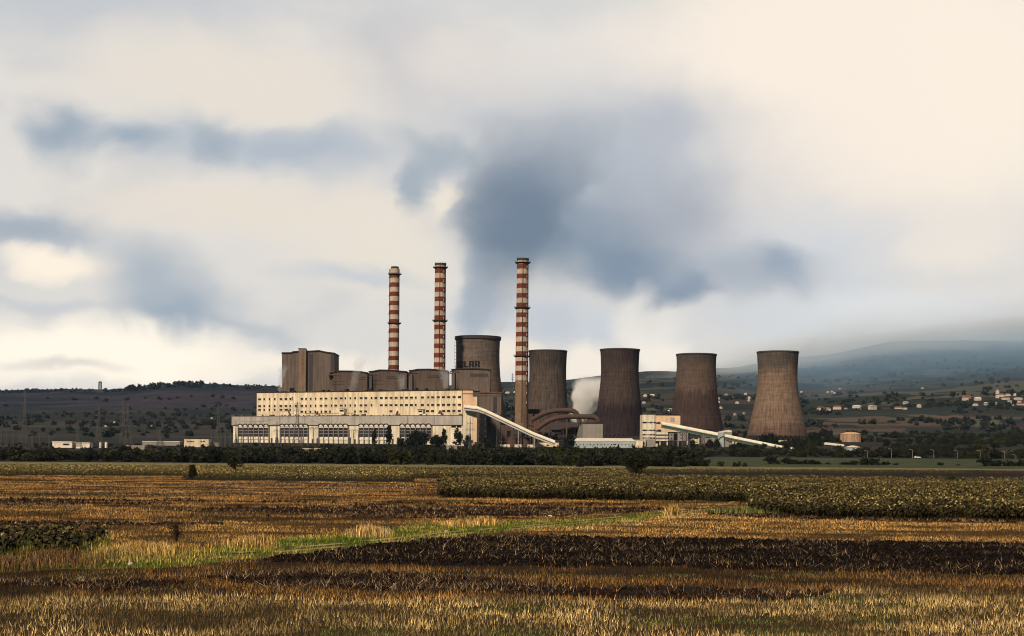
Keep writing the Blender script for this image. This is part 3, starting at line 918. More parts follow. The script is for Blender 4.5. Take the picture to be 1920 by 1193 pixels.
def boiler(label, wall, roof, vents, side, platform, Y, mk='brown_clad', lines=()):
    x0 = min(p[0] for p in wall); x1 = max(p[0] for p in wall)
    t = thing('boiler_house', W((x0 + x1) / 2, 836, Y), label, 'boiler house', 'boiler houses behind the long hall')
    mb = MB(); wallpoly(mb, wall, Y, 44)
    mb.build('wall', M[mk], t)
    mb = MB(); roofpoly(mb, roof, Y, 45, 1.3); mb.build('roof', M['roof_dark'], t)
    for a, b, c, d in vents:
        mb = MB(); pbox(mb, a, b, c, d, Y, .4, off=.35, m=0)
        for k in range(3):
            q = c + (d - c) * (k + .5) / 3; pbox(mb, a + .2, b - .2, q - .25, q + .25, Y, .4, off=.6, m=1)
        mb.build('louvre', [M['louvre'], M['grey_clad']], t)
    if side:
        mb = MB(); wallpoly(mb, side, Y - 3, 2.9); mb.build('side_bay', M['grey_clad'], t)
    if platform:
        mb = MB()
        px, py = platform
        pbox(mb, px - 3, px + 3.5, py, py + 1.2, Y - 4, 3.8); pbox(mb, px - 2.5, px + 1, py + 4, py + 5, Y - 4, 3.8)
        pbox(mb, px - 2.6, px - 1.6, py, py + 5, Y - 4, 1); pbox(mb, px + 3.5, px + 16, py + 1, py + 1.6, Y - .4, .2)
        mb.build('platform', M['steel_dark'], t)
    for (a, b, c) in lines:
        mb = MB(); pbox(mb, a, b, c, c + .8, Y, .3, off=.2); mb.build('ledge', M['roof_dark'], t)
    mb = MB(); pbox(mb, x1 - .8, x1, 712, 834, Y, 30, off=-.5); wallpoly(mb, [(x1, 722), (x1 + 2.2, 730), (x1 + 2.2, 836), (x1, 836)], Y + 1, 20); mb.build('corner_pier', M['roof_dark'], t)


def build_boilers():
    boiler('brown boiler house beside the tall bunker tower, half hidden by steam', [(616.5, 835), (688.5, 835), (688.5, 698), (676, 696.5), (636, 695.5), (622, 698), (616.5, 700)],
           [(618, 698.6), (636, 694.8), (660, 695), (676, 696), (689.2, 698.2)], [(667, 683.5, 705.5, 707.8), (669, 684, 709.5, 711.8)], None, (619, 703), 1725, lines=((623, 644, 715.5), (623, 644, 721)))
    boiler('brown boiler house directly in front of the left striped chimney', [(691.5, 835), (762.5, 835), (762.5, 696), (740, 694), (712, 693.6), (692.5, 696)],
           [(691, 696), (700, 695.2), (711, 693), (738, 693.4), (748, 695), (763.2, 696.2)], [(726, 755, 704.3, 706.6), (726, 755, 707.3, 709.8)], [(691.8, 835), (697, 835), (697, 702), (691.8, 702)], (692.5, 702), 1715, lines=((697, 718, 713.5), (697, 718, 720)))
    boiler('brown boiler house directly in front of the middle striped chimney', [(766, 835), (839.5, 835), (839.5, 695), (815, 692.6), (784, 692.2), (767.5, 694.5)],
           [(766.5, 694), (772, 693.8), (784, 691.6), (806, 691.4), (820, 692.6), (840.5, 695)], [(802, 834.5, 702, 708.5)], [(766.3, 835), (773, 835), (773, 701), (766.3, 701)], (767.5, 698), 1705, lines=((773, 784, 700.5),))
    boiler('greyer boiler house standing in front of the lettered cooling tower', [(846.5, 835), (918.5, 835), (918.5, 692.6), (880, 691.4), (847, 692.2)],
           [(845.8, 692.2), (868, 690.4), (900, 690.8), (919.6, 692.4)], [(882, 914.5, 700.5, 707)], [(846.5, 835), (852.5, 835), (852.5, 697), (846.5, 697)], (846.5, 696), 1695, 'grey_clad', lines=((853, 863.5, 698.8),))
    Y = 1668
    t = thing('annex_block', W(915, 836, Y), 'plain grey block with one dark vertical strip below the lettered cooling tower', 'building')
    mb = MB(); pbox(mb, 886, 939.5, 738, 836, Y, 40); pbox(mb, 920, 938, 775, 836, Y - 6, 5.9); mb.build('wall', M['grey_clad'], t)
    mb = MB(); pbox(mb, 884.5, 940.6, 735.2, 737.9, Y, 41, off=1.0); pbox(mb, 884.5, 940.4, 741.4, 742.4, Y, 1, off=.6); mb.build('roof', M['rust'], t)
    mb = MB(); pbox(mb, 924.5, 931.5, 744, 793, Y, .5, off=.3); mb.build('upright_strip', M['dark_strip'], t)
    # pipes and low plant at the foot
    Y = 1640
    t = thing('pump_house', W(920, 836, Y), 'low brown plant building with small openings under the sloping white conveyor', 'building')
    mb = MB(); pbox(mb, 886, 936, 812, 836, Y, 14); pbox(mb, 940, 962, 797, 836, Y + 20, 12, 1); mb.build('wall', [M['grey_clad'], M['duct']], t)
    for a, b in ((900, 905), (909, 914), (950, 957)):
        mb = MB(); pbox(mb, a, b, 815, 822, Y, .5, off=.3) if a < 940 else pbox(mb, a, b, 808, 822, Y + 20, .5, off=.3); mb.build('opening', M['glass_dark'], t)


build_bunker_tower(); build_boilers()


# ------------------------------------------------------------------ striped chimneys
def chimney(label, top, bot, Y, first, period, redh, nb, galleries, side, capped):
    """top/bot: (px centre, py, r px)"""
    T, B = W(top[0], top[1], Y), W(bot[0], bot[1], Y)
    k = Y / F
    rt, rb = top[2] * k, bot[2] * k
    t = thing('striped_chimney', B, label, 'chimney', 'red and white chimneys of the plant')
    prof = []; mats = []
    def rz_(z): q = (z - B.z) / (T.z - B.z); return rb + (rt - rb) * (q if q < .5 else .5 + (q - .5) * 1.0)
    zs = [B.z]; kinds = []
    edges = []
    for i in range(nb):
        a = W(top[0], first + i * period, Y).z; b = W(top[0], first + i * period + redh, Y).z
        edges.append((a, b))
    low = edges[-1][1]
    cur = B.z
    prof.append((B.z, rb)); 
    lowwhite = low - 9 * k
    prof.append((lowwhite, rz_(lowwhite))); mats.append(2)
    for a, b in reversed(edges):
        prof.append((b, rz_(b))); mats.append(1)
        prof.append((a, rz_(a))); mats.append(0)
    prof.append((T.z, rz_(T.z))); mats.append(1 if not capped else 1)
    mb = MB(); x, y = B.x, B.y
    mb.lathe(x, y, prof, 40, mats)
    mb.quadface([(x + rt * .99 * math.cos(2 * math.pi * q / 24), y + rt * .99 * math.sin(2 * math.pi * q / 24), T.z - 1.5) for q in range(24)], 3)
    for i in range(nb + 5):     # rings of vent holes under the red bands, part of the shaft
        z = W(top[0], first + i * period + redh + 1.6, Y).z
        if z < B.z + 4: continue
        r = rz_(z)
        for q in range(14):
            a = 2 * math.pi * (q + .5) / 14; c, s = math.cos(a), math.sin(a)
            mb.tube([(x + (r - .05) * c, y + (r - .05) * s, z), (x + (r + .05) * c, y + (r + .05) * s, z)], .32, 5, 3)
    mb.build('shaft', [M['red_band'], M['white_band'], M['chim_conc'], M['roof_dark']], t, smooth=True)
    mb = MB()
    if capped:
        mb.lathe(x, y, [(T.z - .2, rt * .93), (T.z - .1, rt * .83), (T.z + 4.2 * k, rt * .80), (T.z + 4.2 * k + .05, rt * .6)], 32)
    else:
        mb.lathe(x, y, [(T.z - 1.0, rt * 1.02), (T.z - .9, rt * 1.05), (T.z + 1.6, rt * 1.05), (T.z + 1.65, rt * .8)], 32)
        for q in range(16):
            a = 2 * math.pi * q / 16; mb.box(x + rt * math.cos(a) - .12, x + rt * math.cos(a) + .12, y + rt * math.sin(a) - .12, y + rt * math.sin(a) + .12, T.z + 1.6, T.z + 3.0)
    mb.build('cap', M['rim'], t)
    for py in galleries:
        z = W(top[0], py, Y).z; r = rz_(z)
        mb = MB()
        mb.lathe(x, y, [(z - 2.0, r + .05), (z - .35, r + 2.5), (z, r + 2.5), (z + .02, r + .05)], 32)
        for hh in (.6, 1.2): mb.tube([(x + (r + 2.45) * math.cos(2 * math.pi * q / 24), y + (r + 2.45) * math.sin(2 * math.pi * q / 24), z + hh) for q in range(25)], .07, 4, cap=False)
        for q in range(24):
            a = 2 * math.pi * q / 24; mb.tube([(x + (r + 2.45) * math.cos(a), y + (r + 2.45) * math.sin(a), z), (x + (r + 2.45) * math.cos(a), y + (r + 2.45) * math.sin(a), z + 1.25)], .06, 4)
        mb.build('gallery', M['steel_dark'], t)
    # caged ladder with a rest platform at every band
    a = R(side); mb = MB(); pl = []
    for z in np.linspace(B.z + 8, T.z, 60): pl.append((x + (rz_(z) + .35) * math.cos(a), y + (rz_(z) + .35) * math.sin(a), z))
    mb.tube(pl, .42, 4)
    mb.build('ladder', M['rim'], t)
    a2 = R(side + (38 if side > 200 else -6))
    for i in range(nb + (4 if not capped else 0)):
        z = W(top[0], first + i * period + redh * .9, Y).z; r = rz_(z)
        if z < B.z + 20: continue
        mb = MB(); c, s = math.cos(a2), math.sin(a2)
        cx_, cy_ = x + (r + .8) * c, y + (r + .8) * s
        mb.box(cx_ - .95, cx_ + .95, cy_ - .8, cy_ + .8, z - .35, z)
        mb.tube([(cx_ - .9, cy_ - .7, z + 1.2), (cx_ + .9, cy_ - .7, z + 1.2)], .08, 4)
        mb.box(cx_ - .25, cx_ + .45, cy_ - .5, cy_ + .3, z + .003, z + 3.0, 1)
        mb.build('rest_platform', [M['steel_dark'], M['white_band'] if not capped else M['steel_dark']], t)


chimney('left striped chimney with a narrower cap, ladder platforms down its left edge', (741.9, 504.5, 9.0), (737.5, 830, 9.6), 1790, 513.5, 17.15, 8.3, 11, (514, 606), 182, True)
chimney('middle striped chimney with a dark top band, beside the grey plume', (827.3, 496.5, 10.4), (823, 830, 11.4), 1770, 504.5, 17.55, 8.8, 11, (501.5, 601.5), 268, False)
chimney('right striped chimney standing free, its bare concrete foot beside the brown ducts', (981.3, 487.5, 10.8), (977.5, 806, 13.0), 1700, 496.2, 18.15, 8.8, 12, (492.5, 577.3, 667.5), 272, False)


# ------------------------------------------------------------------ cooling towers
def cooling_tower(label, cx_top, cx_bot, prof, Y, matl, rim_h, rim_out, legs_px, letter=False):
    """prof: (py, radius px) from the lip down to the foot of the shell"""
    k = Y / F
    base_py = prof[-1][0] + legs_px
    B = W(cx_bot, base_py, Y); T = W(cx_top, prof[0][0], Y)
    t = thing('cooling_tower', B, label, 'cooling tower', 'concrete cooling towers')
    py = np.array([p[0] for p in prof], float); rr = np.array([p[1] for p in prof], float)
    fine = np.linspace(py[0], py[-1], 44)
    # smooth curve through the measured radii
    def cub(q):
        i = int(np.clip(np.searchsorted(py, q) - 1, 0, len(py) - 2)); tt = (q - py[i]) / (py[i + 1] - py[i])
        m = lambda j: 0 if j <= 0 and False else (rr[min(j + 1, len(rr) - 1)] - rr[max(j - 1, 0)]) / (py[min(j + 1, len(py) - 1)] - py[max(j - 1, 0)])
        h = py[i + 1] - py[i]
        return (2 * tt ** 3 - 3 * tt ** 2 + 1) * rr[i] + (tt ** 3 - 2 * tt ** 2 + tt) * h * m(i) + (-2 * tt ** 3 + 3 * tt ** 2) * rr[i + 1] + (tt ** 3 - tt ** 2) * h * m(i + 1)
    zr = [(W(cx_top, q, Y).z, cub(q) * k) for q in reversed(fine)]
    x, y = B.x, B.y
    mb = MB(); mb.lathe(x, y, zr + [(T.z, rr[0] * k - 1.0), (T.z - 6, rr[0] * k - 1.2), (T.z - 40, rr[3] * k - 1.2 if len(rr) > 3 else rr[-1] * k * .8)], 96)
    sh = mb.build('shell', matl, t, smooth=True)
    mb = MB()
    r = rr[0] * k; zt = T.z
    mb.lathe(x, y, [(zt - rim_h - .4, r + .02), (zt - rim_h, r + rim_out), (zt + .1, r + rim_out), (zt + .12, r - .9), (zt - 1.0, r - 1.0)], 96)
    mb.build('rim', M['rim'], t)
    zb = zr[0][0]; rb = zr[0][1]
    n = 36
    for i in range(n):
        a0 = 2 * math.pi * i / n; a1 = 2 * math.pi * (i + .5) / n
        for aa in (a0, a0 + 2 * math.pi / n):
            mb = MB(); mb.tube([(x + (rb + 1.6) * math.cos(a1), y + (rb + 1.6) * math.sin(a1), B.z - 1.5), (x + (rb - .3) * math.cos(aa), y + (rb - .3) * math.sin(aa), zb + .4)], .55, 5)
            mb.build('column', M['steel_dark'], t)
    if letter:
        return t, x, y, zr, k
    return t, x, y, zr, k


def draw_letters(t, x, y, zr, k):
    # block capitals painted round the shell: strokes on a 5 x 7 grid
    GL = {'G': [(0, 0, 1.9, 7), (1.9, 5.5, 5, 7), (1.9, 0, 5, 1.5), (3.3, 1.5, 5, 3.7), (2.5, 2.6, 3.3, 3.7)],
          'O': [(0, 0, 1.9, 7), (3.1, 0, 5, 7), (1.9, 5.5, 3.1, 7), (1.9, 0, 3.1, 1.5)],
          'S': [(0, 5.5, 5, 7), (0, 4.1, 1.9, 5.5), (0, 2.8, 5, 4.1), (3.1, 1.4, 5, 2.8), (0, 0, 5, 1.4)],
          'L': [(0, 0, 2.0, 7), (2.0, 0, 5, 1.6)],
          'A': [(0, 0, 1.9, 7), (3.1, 0, 5, 7), (1.9, 5.5, 3.1, 7), (1.9, 2.3, 3.1, 3.7)],
          'R': [(0, 0, 1.9, 7), (1.9, 5.5, 4.6, 7), (3.2, 3.7, 5, 6.6), (1.9, 2.4, 4.4, 3.7), (3.1, 0, 5, 2.9)]}
    zt_, zb_ = W(880, 679.6, y).z, W(880, 691.5, y).z
    zs = np.array([a for a, b in zr]); rs = np.array([b for a, b in zr])
    mb = MB()
    step = R(15.0); wl = R(13.4)
    a_r = R(-83)         # right edge of the final letter, camera side is -90
    word = 'GO SOLAR'
    for i, ch in enumerate(reversed(word)):
        if ch == ' ': continue
        right = a_r - i * step; left = right - wl
        for (u0, v0, u1, v1) in GL[ch]:
            nseg = max(1, int((u1 - u0) / 1.0))
            for j in range(nseg):
                ua, ub = u0 + (u1 - u0) * j / nseg, u0 + (u1 - u0) * (j + 1) / nseg
                a0, a1 = left + wl * ua / 5, left + wl * ub / 5
                z0, z1 = zb_ + (zt_ - zb_) * v0 / 7, zb_ + (zt_ - zb_) * v1 / 7
                for zz0, zz1 in ((z0, (z0 + z1) / 2), ((z0 + z1) / 2, z1)):
                    r0, r1 = np.interp(zz0, zs, rs) + .12, np.interp(zz1, zs, rs) + .12
                    mb.quadface([(x + r0 * math.cos(a0), y + r0 * math.sin(a0), zz0), (x + r0 * math.cos(a1), y + r0 * math.sin(a1), zz0),
                                 (x + r1 * math.cos(a1), y + r1 * math.sin(a1), zz1), (x + r1 * math.cos(a0), y + r1 * math.sin(a0), zz1)])
    mb.build('lettering', M['letter'], t)


def build_towers():
    def tm(nm, top, mid, low, z1, z2, **kw): return tower_mat(nm, top, mid, low, 0, 112, z1, z2, **kw)
    t, x, y, zr, k = cooling_tower('lettered cooling tower with a thick dark rim behind the boiler houses', 897, 894.5, [(632, 42.0), (645, 41.2), (668, 40.8), (692, 41.6), (712, 43.4), (735, 46.6), (770, 52), (812, 60)], 1830,
                                   tm('tower_concrete_grey', (.135, .105, .09), (.155, .112, .09), (.13, .078, .062), .45, .75, ring=.2, stain=.25), 4.0, 1.1, 9, True)
    draw_letters(t, x, y, zr, k)
    mb = MB()
    for i in range(9):
        z = W(897, 642 + i * 6.5, y).z; r = np.interp(z, [a for a, b in zr], [b for a, b in zr])
        mb.box(x - r - 2.2, x - r + .3, y - .8, y + .8, z - .15, z + .15); mb.tube([(x - r - 2.1, y, z - 4.2), (x - r - 2.1, y, z + .1)], .1, 4)
    mb.build('ladder_platforms', M['steel_dark'], t)
    cooling_tower('dark streaked cooling tower partly hidden by the right striped chimney', 1027.5, 1026, [(658, 36), (668, 35.4), (690, 34.6), (715, 34.8), (740, 36.2), (770, 39.2), (812, 46.5)], 1900,
                  tm('tower_concrete_streaked', (.068, .055, .051), (.096, .073, .062), (.078, .052, .047), .3, .75, stain=.75), 1.6, .35, 8)
    cooling_tower('darkest purplish brown cooling tower beside the grey block', 1162.2, 1161, [(655.5, 37.2), (666, 36.2), (690, 35.4), (712, 35.8), (740, 38.6), (776, 42.8), (817, 46.0)], 1760,
                  tm('tower_concrete_dark', (.053, .039, .039), (.070, .050, .045), (.039, .027, .031), .42, .74, stain=.6), 1.6, .4, 6)
    cooling_tower('reddish brown cooling tower behind the cream building with window bands', 1305.8, 1304.5, [(664.5, 37.7), (675, 36.9), (700, 36.6), (735, 39.6), (765, 43.8), (806, 52)], 1850,
                  tm('tower_concrete_red', (.080, .063, .056), (.112, .079, .065), (.064, .040, .038), .52, .74, stain=.4), 1.6, .4, 8)
    cooling_tower('palest tan cooling tower, its leg columns showing, at the right end of the row', 1456.8, 1457, [(660, 38.8), (670, 38.0), (694, 36.7), (715, 36.9), (734, 38.4), (764, 44.2), (792, 50.4), (817.5, 56.2)], 1720,
                  tm('tower_concrete_tan', (.096, .079, .070), (.20, .138, .102), (.128, .082, .067), .2, .68, stain=.5, ring=.18), 1.6, .4, 8)


build_towers()


# ------------------------------------------------------------------ ducts, precipitators, conveyors, sheds
def lattice(mb, a, b, wa, wb, n, r=.12, m=0, ax=(1, 0, 0), ay=(0, 1, 0)):
    """four-legged braced mast from a to b, widths wa, wb"""
    a, b = Vector(a), Vector(b); ax, ay = Vector(ax), Vector(ay)
    prev = None
    for i in range(n + 1):
        q = i / n; c = a.lerp(b, q); w = (wa + (wb - wa) * q) / 2
        cr = [c + ax * w * sx + ay * w * sy for sx, sy in ((-1, -1), (1, -1), (1, 1), (-1, 1))]
        if prev:
            for k in range(4):
                mb.tube([prev[k], cr[k]], r, 4, m, False)
                k2 = (k + 1) % 4
                mb.tube([prev[k], cr[k2]], r * .7, 3, m, False); mb.tube([prev[k2], cr[k]], r * .7, 3, m, False)
        for k in range(4): mb.tube([cr[k], cr[(k + 1) % 4]], r * .7, 3, m, False)
        prev = cr
    return mb


def build_ducts():
    def duct(label, pts, r, Y, posts):
        p = [W(px, py, Y) for px, py in pts]
        t = thing('flue_duct', Vector((p[0].x, Y, W(pts[0][0], 836, Y).z)), label, 'duct', 'brown flue gas ducts')
        fine = []
        for i in range(len(p) - 1):
            for q in range(6): fine.append(p[i].lerp(p[i + 1], q / 6))
        fine.append(p[-1])
        for _ in range(3): fine = [fine[0]] + [(fine[i - 1] + fine[i] * 2 + fine[i + 1]) / 4 for i in range(1, len(fine) - 1)] + [fine[-1]]
        mb = MB(); mb.tube(fine, r, 20)
        for i in range(3, len(fine) - 2, 4):
            d = (fine[i + 1] - fine[i - 1]).normalized() * .3
            mb.tube([fine[i] - d, fine[i] + d], r + .22, 20, 1)
        mb.build('pipe', [M['duct'], M['rust']], t, smooth=True)
        for px, pt, pb in posts:
            mb = MB(); a, b = W(px, pb, Y), W(px, pt, Y)
            mb.box(a.x - .9, a.x + .9, Y - 1, Y + 1, a.z, b.z); mb.build('support_leg', M['rust'], t)
    duct('upper brown duct bending away behind the right striped chimney', [(996, 788), (1018, 776), (1032, 771.5), (1048, 769.5), (1072, 769.5), (1079, 773), (1085, 782), (1087, 795)], 2.9, 1690, [(1008, 784, 832), (1043, 771, 832)])
    duct('lower brown duct running level to the dark cooling tower and down to the left', [(1006, 805), (1018, 796), (1030, 788.5), (1042, 784.5), (1060, 781.5), (1080, 781.2), (1112, 781.2), (1119, 784.5), (1123, 791)], 2.8, 1650, [(1001.5, 791, 833), (1062, 783, 832), (1096, 783, 796)])
    duct('short thick brown duct standing close to the chimney foot', [(986, 771.5), (1000, 771.5), (1016, 772), (1022, 774)], 2.9, 1730, [(1000, 772, 830)])
    Y = 1640
    t = thing('filter_house', W(1110, 836, Y), 'plain pale grey block with a lit left side in front of the darkest tower', 'building')
    mb = MB()
    a, b, c = W(1092.5, 824, Y), W(1130, 824, Y), W(1078.5, 824, Y + 42)
    zt = W(1110, 794.5, Y).z; zb = W(1110, 834, Y).z
    mb.v += [(a.x, Y, zb), (b.x, Y, zb), (b.x + 4, Y + 38, zb), (c.x, Y + 42, zb), (a.x, Y, zt), (b.x, Y, zt), (b.x + 4, Y + 38, zt), (c.x, Y + 42, zt)]
    for q in ((0, 1, 5, 4), (1, 2, 6, 5), (2, 3, 7, 6), (3, 0, 4, 7), (4, 5, 6, 7)): mb.f.append(q); mb.m.append(0)
    mb.build('wall', M['grey_block'], t)
    mb = MB(); pbox(mb, 1092, 1130.4, 793.9, 794.45, Y, 30, off=.6)
    for px in range(1086, 1124, 5): pbox(mb, px, px + 3.2, 791 + (px % 3) * .5, 793.85, Y + 8, 5, off=0)
    mb.build('roof_plant', M['steel_dark'], t)
    Y = 1670
    t = thing('precipitator', W(1058, 836, Y), 'dark open steelwork and hoppers under the brown ducts', 'plant building')
    mb = MB(); pbox(mb, 1030, 1085, 792, 806, Y, 26); pbox(mb, 1035, 1052, 806.05, 814, Y + 4, 18); pbox(mb, 1058, 1078, 806.05, 815, Y + 4, 18)
    mb.build('casing', M['louvre'], t)
    for px in (1030, 1041, 1052, 1063, 1074, 1084.3):
        mb = MB(); pbox(mb, px, px + .9, 806.1, 836, Y, 1.2); mb.build('column', M['steel_dark'], t)
    mb = MB(); pbox(mb, 1028, 1090, 818, 819, Y - 2, 24); pbox(mb, 1020, 1090, 826, 827, Y - 2, 24); pbox(mb, 1036, 1044, 819.1, 825.9, Y + 3, 10); pbox(mb, 1060, 1070, 819.1, 833, Y + 6, 10)
    mb.build('walkway', M['louvre'], t)
    mb = MB(); wallpoly(mb, [(1066, 826), (1079, 817), (1092, 823), (1092, 833), (1066, 834)], Y - 12, 8); mb.build('lean_to', M['steel_dark'], t)
    # steel plant between chimney and precipitator
    Y = 1665
    t = thing('fan_house', W(1008, 836, Y), 'tangle of brown steel decks and fan casings at the chimney foot', 'plant building')
    mb = MB(); pbox(mb, 985, 1028, 812, 836, Y, 16); mb.build('casing', M['steel_dark'], t)
    mb = MB()
    for py in (789, 796, 803, 810): pbox(mb, 986, 1012, py, py + 1, Y - 3, 8)
    mb.build('deck', M['rust'], t)
    for px in (986, 994, 1003, 1011):
        mb = MB(); pbox(mb, px, px + 1, 789, 836, Y - 3, 1.4, off=.3); mb.build('column', M['rust'], t)
    mb = MB(); pbox(mb, 990, 998, 797.1, 802.9, Y - 2, 5); pbox(mb, 1001, 1009, 804.1, 809.9, Y - 2, 5); mb.build('fan', M['louvre'], t)
    for lab, px in (('left one of two squat round brown tanks under the conveyor foot', 960.5), ('right one of two squat round brown tanks under the conveyor foot', 984.5)):
        Y = 1575; a, b = W(px, 833.5, Y), W(px, 822, Y); r = 9.6 * Y / F
        t = thing('squat_tank', a, lab, 'tank', 'brown tanks under the conveyor')
        mb = MB(); mb.lathe(a.x, Y, [(a.z - 3, r), (b.z, r), (b.z + .05, r + .25), (b.z + .5, r + .25), (b.z + 1.4, .1)], 32); mb.build('shell', M['duct'], t, smooth=False)
        mb = MB()
        for q in range(14):
            an = 2 * math.pi * q / 14; mb.tube([(a.x + r * math.cos(an), Y + r * math.sin(an), b.z + .5), (a.x + r * math.cos(an), Y + r * math.sin(an), b.z + 1.7)], .07, 4)
        for hh in (1.1, 1.7): mb.tube([(a.x + r * math.cos(2 * math.pi * q / 20), Y + r * math.sin(2 * math.pi * q / 20), b.z + hh) for q in range(21)], .07, 4, cap=False)
        mb.build('railing', M['steel'], t)
    Y = 1570
    t = thing('low_plinth_building', W(985, 842, Y), 'long low cream wall below the two squat brown tanks', 'building')
    mb = MB(); pbox(mb, 937, 1000, 833.6, 846, Y, 9); pbox(mb, 1001, 1048, 829.5, 846, Y + 4, 9, 1); mb.build('wall', [M['cream2'], M['cream']], t)
    mb = MB(); pbox(mb, 936, 1049, 828.2, 829.4, Y + 3.5, 10)
    for px in (948, 960, 972, 990): pbox(mb, px, px + 3, 836, 842, Y, .3, off=.2)
    mb.build('roof_edge', M['steel'], t)


def conveyor(name, label, pts, Ya, Yb, hpx, mats, legs, girder):
    """pts: (px, py) along the top edge; gallery hpx photo pixels deep"""
    n = len(pts); L0 = pts[0][0]; L1 = pts[-1][0]
    Yat = lambda px: Ya + (Yb - Ya) * (px - L0) / (L1 - L0)
    top = [W(px, py, Yat(px)) for px, py in pts]
    h = hpx * (Ya + Yb) / 2 / F
    t = thing(name, Vector((top[0].x, Ya, tz(top[0].x, Ya))), label, 'conveyor', 'inclined conveyor galleries')
    d = Vector((0, 1, 0)); wd = 4.5
    def strip(mb, z0, z1, y0, y1, m=0):
        for i in range(n - 1):
            a, b = top[i], top[i + 1]
            vs = []
            for p in (a, b):
                vs += [(p.x, p.y + y0, p.z - z0), (p.x, p.y + y1, p.z - z0), (p.x, p.y + y1, p.z - z1), (p.x, p.y + y0, p.z - z1)]
            i0 = len(mb.v); mb.v += vs
            for q in ((0, 4, 5, 1), (1, 5, 6, 2), (2, 6, 7, 3), (3, 7, 4, 0), (0, 1, 2, 3), (7, 6, 5, 4)): mb.f.append(tuple(i0 + k for k in q)); mb.m.append(m)
    mb = MB()
    # curved roof sheet leaning to the camera, so that it catches the light
    for i in range(n - 1):
        a, b = top[i], top[i + 1]
        prof = [(0, .62), (-.12, .36), (.5, .1), (1.6, 0), (wd - 1, .05), (wd, .5)]
        for k in range(len(prof) - 1):
            (y0, z0), (y1, z1) = prof[k], prof[k + 1]
            mb.quadface([(a.x, a.y + y0, a.z - z0 * h), (b.x, b.y + y0, b.z - z0 * h), (b.x, b.y + y1, b.z - z1 * h), (a.x, a.y + y1, a.z - z1 * h)])
    mb.build('roof', mats[0], t)
    mb = MB(); strip(mb, .57 * h, .80 * h if not girder else .64 * h, .25, wd - .2); mb.build('window_band', mats[1], t)
    mb = MB()
    if not girder:
        strip(mb, .80 * h, 1.12 * h, .05, wd - .1)
    else:
        for y in (.1, wd - .3):
            strip(mb, .645 * h, .78 * h, y, y + .3); strip(mb, 1.16 * h, 1.3 * h, y, y + .3)
        strip(mb, .70 * h, 1.2 * h, 1.6, 1.9)
        for i in range(n - 1):
            a, b = top[i], top[i + 1]; k = max(2, int((b - a).length / 5))
            for j in range(k):
                p, q = a.lerp(b, j / k), a.lerp(b, (j + 1) / k)
                mb.tube([p + Vector((0, .2, -.74 * h)), q + Vector((0, .2, -1.2 * h))], .28, 4)
                mb.tube([p + Vector((0, .2, -1.2 * h)), p + Vector((0, .2, -.74 * h))], .22, 4)
    mb.build('girder', mats[2], t)
    if girder: pass
    for px, w, kind in legs:
        q = np.interp(px, [p[0] for p in pts], [p[1] for p in pts]); Y = Yat(px)
        a = W(px, q, Y); zt = a.z - 1.12 * h; zb = tz(a.x, Y) - 1
        mb = MB()
        if kind == 'lattice': lattice(mb, (a.x, Y + 2.2, zb), (a.x, Y + 2.2, zt), w * 1.25, w, max(3, int((zt - zb) / 6)), .2)
        else: mb.box(a.x - w / 2, a.x + w / 2, Y + 1, Y + 3, zb, zt)
        mb.build('trestle', M['steel'] if kind == 'lattice' else M['steel_pale'], t)
    return t


